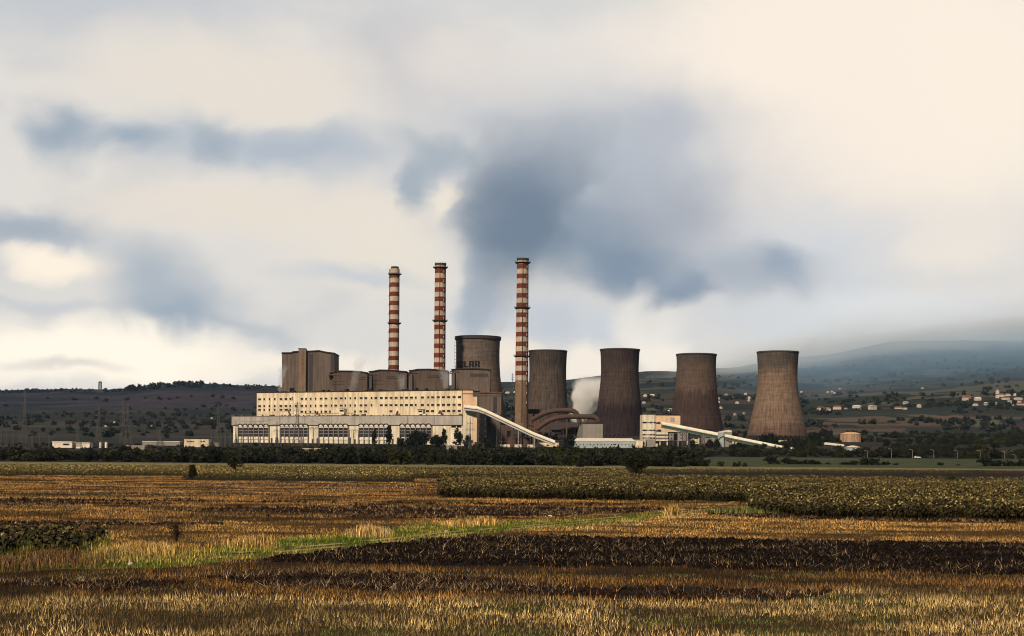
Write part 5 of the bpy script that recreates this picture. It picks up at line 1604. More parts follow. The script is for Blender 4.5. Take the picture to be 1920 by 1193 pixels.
    me = np_mesh('soil_clods', V, 3, loops, M['clod'], np.repeat(cc, 6, 0))
    tag(link('soil_clods', me), 'dark clods of turned earth on the ploughed strips', 'soil', kind='stuff')


scatter_field()


def tussock(label, px, py, hgt, rad, n, col, lean=.35):
    p = G(px, py); k = np.abs(RNG.normal(0, .5, n)); a = RNG.uniform(0, 6.28, n)
    x = np.cos(a) * k * rad; Y = np.sin(a) * k * rad
    zz = terrain_z(x + p.x, Y + p.y) - p.z - .03
    h = hgt * RNG.uniform(.45, 1.1, n) * np.exp(-k * .25)
    o = blades('grass_tussock', label, x, Y, zz, h, RNG.uniform(.018, .05, n) * max(1, p.y / 80), np.array(col) * np.ones((n, 3)), lean, 'grass tuft', True)
    o['kind'] = 'thing'; o['group'] = 'tall dry grass tufts'; o.location = p


def build_tussocks():
    gold = (.52, .34, .11); br = (.17, .10, .045)
    tussock('widest golden grass tuft between the sunflower clump and the bare shrub', 265, 1041, .95, 3.2, 2600, gold)
    tussock('golden grass tuft at the right edge of the left sunflower clump', 215, 1047, .8, 2.0, 1100, (.36, .27, .09))
    tussock('tall brown dead weeds in front of the left sunflower clump', 95, 1058, .95, 3.4, 1900, br)
    tussock('brown dead weeds at the left edge of the picture', 8, 1068, .8, 2.4, 1000, br)
    tussock('feathery golden tuft by the green verge, right of the bare shrub', 489, 1026, 1.0, 1.3, 620, gold)
    tussock('golden tuft on the verge just left of the feathery one', 455, 1025, .75, 2.2, 800, gold)
    tussock('bright pale tuft in the middle of the verge', 690, 1007, 1.1, 1.4, 700, (.55, .38, .16))
    tussock('small pale tuft right of the bright one on the verge', 712, 1006, .9, 1.1, 420, (.50, .35, .15))
    tussock('golden tuft at the upper edge of the verge before the track bends', 905, 986, .9, 1.8, 900, gold)
    tussock('golden tuft left of the one at the upper edge of the verge', 862, 988, .75, 1.6, 600, gold)
    tussock('lone spiky golden tuft beside the far end of the track', 1262, 967, 1.35, .9, 420, gold, .45)
    tussock('low green and yellow tuft at the corner of the near sunflower block', 1400, 962, .9, 6.0, 1300, (.13, .14, .04))
    tussock('yellowish tuft at the foot of the sunflower clump corner', 330, 1052, .4, 2.6, 900, (.30, .25, .07))


build_tussocks()


def build_stones():
    for k, (px, py, s, lab) in enumerate(((129, 1059, .30, 'leftmost pale stone on the grass before the sunflower clump'), (246, 1060, .42, 'largest pale stone beside the start of the track'),
                                          (774, 1013, .30, 'pale stone low on the verge above the ploughed strip'), (837, 998, .42, 'pale stone standing in the greenest part of the verge'),
                                          (1032, 969, .5, 'pale stone lying on the dark soil streak'), (1336, 958, .5, 'pale stone by the far bend of the track'), (739, 1097, .22, 'small pale stone in the trodden band of stubble'))):
        p = G(px, py); bm = bmesh.new(); bmesh.ops.create_icosphere(bm, subdivisions=2, radius=s * .42)
        for v in bm.verts:
            v.co *= .75 + .5 * random.random(); v.co.z *= .6
        me = bpy.data.meshes.new('stone'); bm.to_mesh(me); bm.free(); me.materials.append(M['stone'])
        o = link('stone', me); o.location = p + Vector((0, 0, s * .12)); o.rotation_euler = (0, 0, k * 1.3)
        tag(o, lab, 'stone', 'pale stones along the track')


build_stones()


# ------------------------------------------------------------------ sunflowers gone to seed
def sunflower_template(seed, detail):
    rg = np.random.default_rng(seed); V = []; Fq = []; Cc = []
    def tri(pts, c):
        i = len(V); V.extend(pts); Cc.extend([c] * len(pts)); Fq.append((i, i + 1, i + 2))
    green = np.array((.029, .024, .008)); stalk = np.array((.060, .045, .016))
    h = 1.0
    lean = rg.normal(0, .04, 2)
    def st(z): return np.array((lean[0] * z * z, lean[1] * z * z, z))
    for k in range(3 if detail else 2):
        a = k * 2.1; d = np.array((math.cos(a), math.sin(a), 0)) * .014
        tri([st(0) - d, st(0) + d, st(h * .95)], stalk)
    nl = 9 if detail else 4
    for k in range(nl):
        z = h * (.46 + .46 * k / nl); a = k * 2.4 + rg.uniform(-.4, .4); L = rg.uniform(.17, .27) * (1.1 if detail else 1.7); w = L * .42
        d = np.array((math.cos(a), math.sin(a), 0)); s = np.array((-math.sin(a), math.cos(a), 0)); o = st(z)
        p1 = o + d * L * .5 + np.array((0, 0, rg.uniform(-.02, .10))); tip = o + d * L * .95 - np.array((0, 0, rg.uniform(.08, .26)))
        c = green * rg.uniform(.5, 1.5) if rg.uniform() < .7 else np.array((.085, .066, .020)) * rg.uniform(.5, 1.3)
        tri([o, p1 - s * w, p1 + s * w], c); tri([p1 + s * w, p1 - s * w, tip], c * .9)
    # head: nodding disc, its pale back to the sky
    a = rg.uniform(0, 6.28); d = np.array((math.cos(a), math.sin(a), 0)); s = np.array((-d[1], d[0], 0)); o = st(h * .96) + d * .06
    nrm = d * .75 + np.array((0, 0, -.65)); up = np.cross(s, nrm); r = rg.uniform(.055, .085) * (1 if detail else 1.2)
    n = 7 if detail else 4
    ring = [o + (s * math.cos(t) + up * math.sin(t)) * r for t in np.linspace(0, 2 * np.pi, n, endpoint=False)]
    back = np.array((.46, .36, .13)) * (rg.uniform(.7, 1.7) if rg.uniform() < .4 else rg.uniform(.12, .35)); face = np.array((.03, .022, .012))  # some of the pale backs brightened in colour as painted highlights
    bt = o - nrm * r * .45
    for k in range(n):
        tri([ring[k], ring[(k + 1) % n], bt], back)
        if detail: tri([ring[(k + 1) % n], ring[k], o + nrm * .01], face)
    # a couple of curled bracts, their tone varied at random
    for k in range(4 if detail else 2):
        t = rg.uniform(0, 6.28); q = o + (s * math.cos(t) + up * math.sin(t)) * r
        e = q + (s * math.cos(t) + up * math.sin(t)) * r * .7 + np.array((0, 0, .03)); sd = np.cross(nrm, q - o); sd = sd / (np.linalg.norm(sd) + 1e-9) * r * .4
        tri([q - sd, q + sd, e], np.array((.20, .155, .045)) * rg.uniform(.2, 1.9))
    return np.array(V), np.array(Fq), np.array(Cc)


def crop_points(n, y0, y1, jitter=1.0, power=.5, xw=.43):
    r = RNG.uniform(0, 1, n); a, b = y0 ** (1 - power), y1 ** (1 - power)
    Y = (a + r * (b - a)) ** (1 / (1 - power)); x = RNG.uniform(-1, 1, n) * (xw * Y + 5)
    return x, Y


def merged(name, label, cat, T, x, Y, z, hs, kind='stuff', tint=None, mat_='leafm'):
    """merge many copies of templates T into one stuff object"""
    n = len(x); pick = RNG.integers(0, len(T), n); Vs = []; Ls = []; Cs = []; base = 0
    for k, (V, Fq, C) in enumerate(T):
        idx = np.where(pick == k)[0]; m = len(idx)
        if not m: continue
        a = RNG.uniform(0, 6.28, m); ca, sa = np.cos(a)[:, None], np.sin(a)[:, None]; s = hs[idx][:, None]
        vx = (V[None, :, 0] * ca - V[None, :, 1] * sa) * s + x[idx][:, None]; vy = (V[None, :, 0] * sa + V[None, :, 1] * ca) * s + Y[idx][:, None]
        vz = V[None, :, 2] * s + z[idx][:, None]
        Vs.append(np.stack([vx, vy, vz], 2).reshape(-1, 3))
        Ls.append((np.arange(m)[:, None, None] * len(V) + Fq[None]).ravel() + base); base += m * len(V)
        t = RNG.uniform(.65, 1.35, m)[:, None, None]
        if tint is not None: t = t * tint[idx][:, None, None]
        Cs.append((C[None] * t).reshape(-1, 3))
    me = np_mesh(name, np.concatenate(Vs), 3, np.concatenate(Ls), M[mat_], np.concatenate(Cs))
    return tag(link(name, me), label, cat, kind=kind)


SUN_T = [sunflower_template(s, True) for s in range(9)]
SUN_L = [sunflower_template(s + 20, False) for s in range(7)]


def sun_mesh(T, nm='sunflower'):
    return [np_mesh(nm, V, 3, Fq.ravel(), M['leafm'], C) for V, Fq, C in T]


def build_sunflowers():
    meshes = sun_mesh(SUN_T)
    def individuals(pts, hrange, label, group):
        for (x, Y) in pts:
            o = link('sunflower', random.choice(meshes)); s = random.uniform(*hrange)
            o.location = (x, Y, tz(x, Y) - .02); o.rotation_euler = (0, 0, random.uniform(0, 6.28)); o.scale = (s * 1.15, s * 1.15, s)
            tag(o, label, 'sunflower', group)
    # near right block and the long block behind it
    x, Y = crop_points(230000, 125, 480, power=1.4)
    z, px, py = zones(x, Y)
    m = (z == 5) & (Y < 330) & (px > 800) & (RNG.uniform(0, 1, len(x)) < .8 * np.clip((fbm(x / 1.8, Y / 2.2, 121, 3) - .28) * 5, 0, 1))
    x, Y, px, py = x[m], Y[m], px[m], py[m]
    order = np.argsort(Y + (px < 1400) * 40)
    front = [i for i in order if 1400 < px[i] < 1935][:190]
    fr = set(front)
    individuals([(x[i], Y[i]) for i in front], (.8, 1.6), 'withered sunflower in the front rows of the near block right of the track', 'sunflowers at the front of the near block')
    rest = np.array([i for i in range(len(x)) if i not in fr])
    nr = rest[Y[rest] < 230]; fa = rest[Y[rest] >= 230]
    merged('sunflower_field', 'withered sunflowers filling the near crop blocks behind their front rows', 'sunflowers', SUN_T, x[nr], Y[nr], terrain_z(x[nr], Y[nr]), RNG.uniform(.9, 1.55, len(nr)) * (.75 + .5 * fbm(x[nr] / 7, Y[nr] / 7, 122, 3)))
    if len(fa): merged('sunflower_field', 'sunflowers further back in the long block before the lone round tree', 'sunflowers', SUN_L, x[fa], Y[fa], terrain_z(x[fa], Y[fa]), RNG.uniform(1.0, 1.6, len(fa)) * (.75 + .5 * fbm(x[fa] / 9, Y[fa] / 9, 122, 3)))
    # far crop
    x, Y = crop_points(60000, 300, 720, power=1.2)
    z, px, py = zones(x, Y)
    m = (z == 5) & ~((Y < 330) & (px > 800))
    yl = np.where(px[m] < 760, 2.0, 1.5) * np.clip(.3 + 1.5 * fbm(x[m] / 40, Y[m] / 14, 107, 3), .4, 1.5)
    merged('sunflower_field', 'distant greenish yellow crop in front of the dark tree belt', 'sunflowers', SUN_L, x[m], Y[m], terrain_z(x[m], Y[m]), RNG.uniform(.8, 1.5, m.sum()), tint=yl)
    # clump at the left edge
    pts = []
    while len(pts) < 110:
        px, py = random.uniform(-30, 195), random.uniform(1012, 1048)
        if py > 1046 - max(0, px - 120) * .30: continue
        p = G(px, py); pts.append((p.x, p.y))
    individuals(pts, (1.05, 1.45), 'dark leafy sunflower in the clump at the left edge of the field', 'sunflowers of the left clump')


build_sunflowers()


# ------------------------------------------------------------------ trees
def crown_template(seed, n_cl, per, rx, rz, leaf, shape='round', col=(.030, .036, .014), base=0.0, dens_low=.4):
    """leaf sprays gathered in clumps; unit is metres, base of the crown at z = base"""
    rg = np.random.default_rng(seed); cents = []
    for _ in range(n_cl):
        while True:
            p = rg.uniform(-1, 1, 3)
            r = np.linalg.norm(p)
            if r > 1 or r < .25: continue
            if shape == 'cone' and np.hypot(p[0], p[1]) > (1 - p[2]) * .55 + .08: continue
            if shape == 'round' and p[2] < -.75 : continue
            break
        cents.append(p * np.array((rx, rx, rz)) * rg.uniform(.85, 1.08))
    cents = np.array(cents); sz = rg.uniform(.16, .34, n_cl) * min(rx, rz) * 1.25
    n = n_cl * per
    c = np.repeat(cents, per, 0) + rg.normal(0, 1, (n, 3)) * np.repeat(sz, per)[:, None] * .62
    c[:, 2] += base + rz
    c[:, 2] = np.maximum(c[:, 2], .08 * rz)
    nrm = rg.normal(0, 1, (n, 3)); nrm /= np.linalg.norm(nrm, axis=1)[:, None]
    t1 = np.cross(nrm, rg.normal(0, 1, (n, 3))); t1 /= np.linalg.norm(t1, axis=1)[:, None]; t2 = np.cross(nrm, t1)
    L = leaf * rg.uniform(.6, 1.4, n)[:, None]
    V = np.stack([c - t1 * L, c + t2 * L * .55, c + t1 * L * .9, c - t2 * L * .55], 1).reshape(-1, 3)
    i = np.arange(n)[:, None] * 4
    Fq = np.concatenate([i + np.array([[0, 1, 2]]), i + np.array([[0, 2, 3]])], 0)
    cl = np.repeat(rg.uniform(.6, 1.5, n_cl), per) * rg.uniform(.7, 1.3, n)
    C = np.repeat(np.array(col)[None] * cl[:, None], 4, 0)
    return V, Fq, C


def trunk_mesh(name, h, r, limbs, seed, spread=.4, thin=.35):
    rg = random.Random(seed); mb = MB()
    lean = rg.uniform(-.05, .05) * h
    mb.tube([(0, 0, -.2), (lean * .3, 0, h * .45), (lean, 0, h)], [r, r * .75, r * .3], 7)
    for k in range(limbs):
        z = h * rg.uniform(.35, .85); a = rg.uniform(0, 6.28); L = h * spread * rg.uniform(.6, 1.2)
        p0 = Vector((lean * z / h, 0, z)); p1 = p0 + Vector((math.cos(a) * L * .5, math.sin(a) * L * .5, L * .45)); p2 = p0 + Vector((math.cos(a) * L, math.sin(a) * L, L * 1.0))
        mb.tube([p0, p1, p2], [r * .45, r * .3, r * .1], 5)
        for j in range(3):
            q = p1.lerp(p2, rg.random()); b = a + rg.uniform(-1, 1)
            mb.tube([q, q + Vector((math.cos(b) * L * .3, math.sin(b) * L * .3, L * .35))], [r * .16, r * .04], 4)
    me = bpy.data.meshes.new(name); me.from_pydata(mb.v, [], mb.f); me.materials.append(M['bark']); me.update()
    return me


def tmesh(name, T): return np_mesh(name, T[0], 3, T[1].ravel(), M['leafm'], T[2])


def build_lone_trees():
    # round dark tree in the middle distance
    p = G(1192.5, 891)
    t = thing('round_tree', p, 'dark dense round tree standing alone in the crop in front of the plant', 'tree')
    link('trunk', trunk_mesh('trunk', 3.6, .24, 7, 3, .5), t)
    link('crown', tmesh('crown', crown_template(5, 60, 70, 3.0, 3.05, .30, 'round', (.020, .022, .010), .75)), t)
    p = G(441.5, 893)
    t = thing('leaning_tree', p, 'thin dark tree with a bare stem and ragged top on the left field', 'tree')
    link('trunk', trunk_mesh('trunk', 3.9, .13, 12, 8, .42), t)
    link('crown', tmesh('crown', crown_template(9, 26, 34, 2.1, 1.55, .20, 'round', (.022, .020, .011), 1.5)), t)
    p = G(360, 899)
    t = thing('upright_shrub', p, 'narrow upright dark shrub, left one of two on the left field', 'shrub')
    link('stem', trunk_mesh('stem', 2.4, .09, 10, 12, .3), t)
    link('foliage', tmesh('foliage', crown_template(14, 24, 40, .8, 1.5, .17, 'round', (.020, .018, .010), .15)), t)
    p = G(330, 1020)
    t = thing('bare_shrub', p, 'bare twiggy shrub beside the track near the golden grass', 'shrub')
    rg = random.Random(4); mb = MB()
    for k in range(30):
        a = rg.uniform(0, 6.28); s = abs(rg.gauss(0, .32)); L = rg.uniform(.8, 1.55)
        p0 = Vector((0, 0, 0)); p1 = Vector((math.cos(a) * s * L * .5, math.sin(a) * s * L * .5, L * .5)); p2 = Vector((math.cos(a) * s * L * 1.3, math.sin(a) * s * L * 1.3, L))
        mb.tube([p0, p1, p2], [.02, .014, .006], 4)
        for j in range(6):
            q = p1.lerp(p2, rg.random()); b = rg.uniform(0, 6.28); l2 = rg.uniform(.12, .32)
            mb.tube([q, q + Vector((math.cos(b) * l2, math.sin(b) * l2, l2 * .9))], [.009, .003], 3)
    me = bpy.data.meshes.new('twigs'); me.from_pydata(mb.v, [], mb.f); me.materials.append(M['twig']); link('twigs', me, t)
    link('foliage', tmesh('foliage', crown_template(33, 34, 9, .5, .62, .055, 'round', (.035, .028, .014), .25)), t)
    p = G(1785, 915)
    t = thing('field_bush', p, 'small dark green bush at the back edge of the near sunflower block', 'bush')
    link('foliage', tmesh('foliage', crown_template(40, 26, 40, 1.6, 1.1, .25, 'round', (.025, .035, .012), .0)), t)
    link('stem', trunk_mesh('stem', 1.2, .08, 5, 31, .4), t)


build_lone_trees()

GREENS = [(.013, .015, .008), (.018, .020, .008), (.010, .012, .007), (.026, .027, .008), (.015, .014, .009)]
BELT_T = [crown_template(100 + k, 22, 26, 1.0, .62 if k % 3 else .8, .17, 'round', GREENS[k % 5], -.12) for k in range(7)]
TALL_T = [crown_template(130 + k, 18, 26, .42, 1.0, .13, 'round', GREENS[(k + 2) % 5], -.05) for k in range(3)]


def build_belt():
    meshes = [tmesh('bush', T) for T in BELT_T]; tall = [tmesh('tree', T) for T in TALL_T]
    gold = [tmesh('bush', crown_template(160 + k, 22, 26, 1.0, .65, .17, 'round', (.17, .15, .03), -.12)) for k in range(1)]
    dense = [tmesh('tree', crown_template(180 + k, 60, 44, 1.0, .72, .10, 'round', GREENS[(k * 2) % 5], -.12)) for k in range(3)]
    densetall = [tmesh('tree', crown_template(190 + k, 46, 44, .42, 1.0, .08, 'round', GREENS[k], -.05)) for k in range(2)]
    def put(px, pytop, Y, wpx, label, group=None, kind='bush', name='bush', base=None):
        a = W(px, pytop, Y); zb = tz(a.x, Y) if base is None else base; h = max(1.2, a.z - zb); w = wpx * Y / F / 2
        if kind == 'tall':
            o = link(name, random.choice(densetall if name == 'dark_tree' else tall)); o.scale = (w / .42, w / .42, h / 2.0)
        else:
            me = gold[0] if kind == 'gold' else random.choice(dense if name == 'dark_tree' else meshes)
            o = link(name, me); zz = 1.6
            o.scale = (w, w, h / zz)
        o.location = (a.x, Y, zb - .15 * min(h, 2)); o.rotation_euler = (0, 0, random.uniform(0, 6.28))
        tag(o, label, 'tree' if name.endswith('tree') else 'bush', group)
        return o
    # trees one can tell apart round the plant
    sp = [(702, 801, 9, 'tall', 'slim faint tree before the fourth arch group'), (729.5, 797, 11, 'tall', 'narrowest tall dark tree, between the fourth and fifth arch groups'),
          (752, 818, 16, 'bush', 'low dark tree left of the biggest dark tree by the arcade'), (787, 804, 42, 'bush', 'biggest flat topped dark tree in front of the fifth arch group'),
          (767, 814, 16, 'bush', 'dark tree touching the left of the biggest dark tree'), (818, 813, 26, 'bush', 'wide dark tree right of the biggest dark tree'),
          (833, 803, 10, 'tall', 'upright dark tree below the arcade fascia'), (859, 801, 15, 'tall', 'pointed dark tree at the right end of the arcade'),
          (878, 812, 18, 'bush', 'dark tree at the foot of the peach end block'), (913, 817, 22, 'bush', 'round dark tree before the grey annex'),
          (896, 826, 16, 'bush', 'low dark bush between the end block and annex trees'), (1068, 813, 19, 'tall', 'dark tree left of the long pale blue hall'),
          (1298, 823, 11, 'tall', 'pointed small tree before the site office'), (1331, 821, 15, 'bush', 'dark tree left of the square transfer tower'), (1344, 820, 12, 'bush', 'dark tree touching the square transfer tower'),
          (1447, 805, 27, 'bush', 'large dark tree in front of the palest cooling tower'), (1432, 811, 16, 'bush', 'smaller dark tree left of the one before the palest tower')]
    for px, pt, w, k, lab in sp:
        Y = 1560 if px < 930 else 1535
        put(px, pt, Y, w, lab, None, k, 'dark_tree')
    # golden green bushes
    for px, pt, w, lab in ((1192, 836, 34, 'olive gold bush below the sheds of the cream building'), (1206, 842, 24, 'smaller olive gold bush right of the brightest one'), (975, 838, 18, 'yellow green bush below the two squat tanks'), (8, 842, 26, 'yellowish bush at the left edge of the tree belt'), (100, 846, 22, 'olive bush in the left part of the tree belt')):
        put(px, pt, 900, w, lab, None, 'gold', 'olive_bush')
    # bushes along the meadow on the right, each with its place
    row = [(1235, 864, 14), (1258, 861, 16), (1300, 858, 24), (1322, 862, 16), (1352, 863, 18), (1382, 861, 20), (1397, 867, 10), (1447, 855, 28), (1476, 858, 24), (1492, 857, 16), (1508, 859, 20), (1525, 858, 24), (1538, 866, 9), (1553, 867, 11), (1583, 863, 20), (1601, 859, 20),
           (1622, 858, 26), (1640, 859, 22), (1660, 861, 18), (1680, 868, 11), (1763, 866, 12), (1796, 870, 9), (1850, 857, 34), (1870, 856, 26), (1892, 858, 22), (1912, 856, 24)]
    for i, (px, pt, w) in enumerate(row):
        Y = 800 if px > 1420 else 740
        put(px, pt, Y, w, 'dark bush in the row along the near edge of the meadow', 'bushes along the meadow', 'bush', 'bush')
    # the belt itself: the largest ones as objects
    placed = []
    n = 0
    rg = random.Random(21)
    while n < 165:
        px = -20 + 1960 * (n + rg.random()) / 165; px = px if n % 2 else rg.uniform(-20, 1940)
        if px > 1330 and rg.random() < .6: px = rg.uniform(-20, 1330)
        Y = rg.uniform(660, 900) if rg.random() < .6 else rg.uniform(900, 1350)
        if 1330 < px: Y = rg.uniform(1000, 1400)
        pt = 842 + rg.gauss(0, 4.5) + (800 - Y) * -.012 + (3 if 600 < px < 900 else 0)
        if px > 1330: pt = 846 + rg.gauss(0, 5)
        put(px, pt, Y, rg.uniform(14, 30) * (900 / Y) ** .4, 'dark green tree in the belt between the fields and the power station', 'trees of the dark belt', 'tall' if rg.random() < .12 else 'bush', 'belt_tree'); n += 1
    # the rest of the belt reads as one mass
    k = 1900
    px = RNG.uniform(-260, 2180, k); Y = RNG.uniform(690, 1530, k); c = (px - CX) / F; x = c * Y
    z = terrain_z(x, Y)
    open_ = (px > 1330) & (Y < 960)
    pt = 845 + RNG.normal(0, 4, k); zt = H + ((px - CX) * ST + (CY - pt) * CT) / F * Y
    h = np.clip(zt - z, 1.5, 10)
    m = ~open_
    merged('treeline', 'mass of dark trees and scrub filling the belt before the power station', 'trees', BELT_T, x[m], Y[m], z[m] - .4, np.clip(h[m] / 1.6, 1.0, 7), tint=np.ones(m.sum()))
    # plant yard shrubs
    k = 420
    px = RNG.uniform(-100, 1420, k); Y = RNG.uniform(1480, 1560, k); x = (px - CX) / F * Y; z = terrain_z(x, Y)
    merged('yard_scrub', 'dark scrub along the foot of the power station buildings', 'scrub', BELT_T, x, Y, z - .6, RNG.uniform(1.2, 2.8, k))
    # woodland on the right beyond the plant
    k = 1300
    px = RNG.uniform(1370, 2150, k); Y = 1420 + 800 * RNG.uniform(0, 1, k) ** 1.2; x = (px - CX) / F * Y; z = terrain_z(x, Y)
    m = ~((px > 1540) & (px < 1660) & (Y > 1465) & (Y < 1745) & (z > 8)) & (fbm(x / 60, Y / 90, 201, 3) > .40)
    m &= ~((np.abs(px - 1457) < 62) & (Y > 1640) & (Y < 1790))
    merged('woodland', 'dark woodland on the flats right of the cooling towers', 'trees', BELT_T, x[m], Y[m], z[m] - .5, RNG.uniform(2.0, 4.6, m.sum()))
    for i in range(60):
        px = rg.uniform(1500, 1930); Y = rg.uniform(1500, 2250)
        if 1535 < px < 1660 and Y < 1800: continue
        a = W(px, 800, Y); zb = tz(a.x, Y); q = to_px(a.x, Y, zb)[1]
        put(px, q - rg.uniform(9, 15), Y, rg.uniform(10, 22), 'dark tree in the wood between the palest tower and the right edge', 'trees of the right hand wood', 'bush', 'wood_tree')


build_belt()


def build_far_trees():
    meshes = [tmesh('far_tree', crown_template(300 + k, 14, 16, 1.0, .8, .26, 'round', (.022, .026, .017), -.1)) for k in range(4)]
    def put(px, pybase, h, Y, label, group):
        a = hit(px, pybase); Y = a.y
        o = link('far_tree', random.choice(meshes)); s = h * Y / F
        o.location = (a.x, Y, tz(a.x, Y) - .1 * s); o.scale = (s * .62, s * .62, s / 1.65); o.rotation_euler = (0, 0, random.uniform(0, 6.28))
        return tag(o, label, 'tree', group)
    sp = [(1814.5, 802, 14, 'largest lone round tree on the brown fields at the right'), (1893, 791, 11, 'dark tree on the pale field near the right edge'), (1854.5, 789, 6, 'small dark tree on the green field'),
          (1565, 802, 9, 'rightmost of three round trees above the storage tank'), (1537, 802, 8, 'leftmost of three round trees above the storage tank'), (1549, 802, 7, 'middle one of three round trees above the storage tank'),
          (1618, 796, 13, 'bare looking dark tree on the field above the storage tank'), (1636, 796, 12, 'thinner dark tree right of the bare looking one'), (1844, 785, 8, 'dark tree above the green field'),
          (1726, 790, 13, 'dark tree cluster left of the large lone round tree'), (1711, 791, 11, 'dark tree at the left end of the field hedge'), (1740, 790, 10, 'dark tree at the right end of the field hedge')]
    for px, pb, h, lab in sp: put(px, pb, h, 2600, lab, 'trees on the right hand fields')
    rg = random.Random(5)
    rows = [((1745, 762), (1800, 760), 11), ((1800, 761), (1860, 760), 11), ((1700, 762), (1745, 764), 7), ((1515, 770), (1600, 764), 6), ((1600, 768), (1700, 764), 6), ((1850, 744), (1920, 738), 9), ((1860, 765), (1920, 770), 7),
            ((1740, 815), (1920, 820), 9), ((1700, 820), (1800, 815), 8)]
    for (a, b, h) in rows:
        for k in range(9):
            q = rg.random(); put(a[0] + (b[0] - a[0]) * q, a[1] + (b[1] - a[1]) * q + rg.uniform(-1.5, 1.5), h * rg.uniform(.7, 1.25), 3200, 'dark tree among the village houses and field hedges at the right', 'trees about the village')
    rows = [((20, 792), (430, 792), 7), ((0, 784), (250, 780), 6), ((280, 780), (420, 782), 8), ((60, 812), (330, 812), 7)]
    for (a, b, h) in rows:
        for k in range(12):
            q = rg.random(); put(a[0] + (b[0] - a[0]) * q, a[1] + (b[1] - a[1]) * q + rg.uniform(-1.5, 1.5), h * rg.uniform(.6, 1.2), 3000, 'dark tree in the hedge lines below the left hillside', 'trees below the left hill')
    # ragged scrub along the skyline of the left ridge, one mass
    T = [crown_template(320 + k, 10, 12, 1.0, .7, .3, 'round', (.016, .02, .018), -.1) for k in range(3)]
    k = 420; px = RNG.uniform(-150, 560, k); Y = RNG.uniform(4480, 4640, k); x = (px - CX) / F * Y
    h = RNG.uniform(1.5, 5, k) * (1 + 1.2 * ((px > 240) & (px < 380)))
    merged('ridge_scrub', 'ragged scrub along the skyline of the left ridge', 'scrub', T, x, Y, terrain_z(x, Y) - 1, h)
    k = 1900; px = RNG.uniform(900, 2100, k); Y = RNG.uniform(2300, 6200, k); x = (px - CX) / F * Y
    m = (fbm(x / 170, Y / 150, 83, 3) > .52)
    merged('valley_trees', 'scattered woodland patches over the valley and the misty slopes', 'trees', T, x[m], Y[m], terrain_z(x[m], Y[m]) - 1, RNG.uniform(4, 10, m.sum()))
    k = 620; px = RNG.uniform(-150, 520, k); Y = RNG.uniform(2050, 4200, k); x = (px - CX) / F * Y
    m = (fbm(x / 260, Y / 90, 87, 3) > .55)
    merged('valley_trees', 'dark hedges and copses below the left hillside', 'trees', T, x[m], Y[m], terrain_z(x[m], Y[m]) - 1, RNG.uniform(4, 8, m.sum()))


build_far_trees()


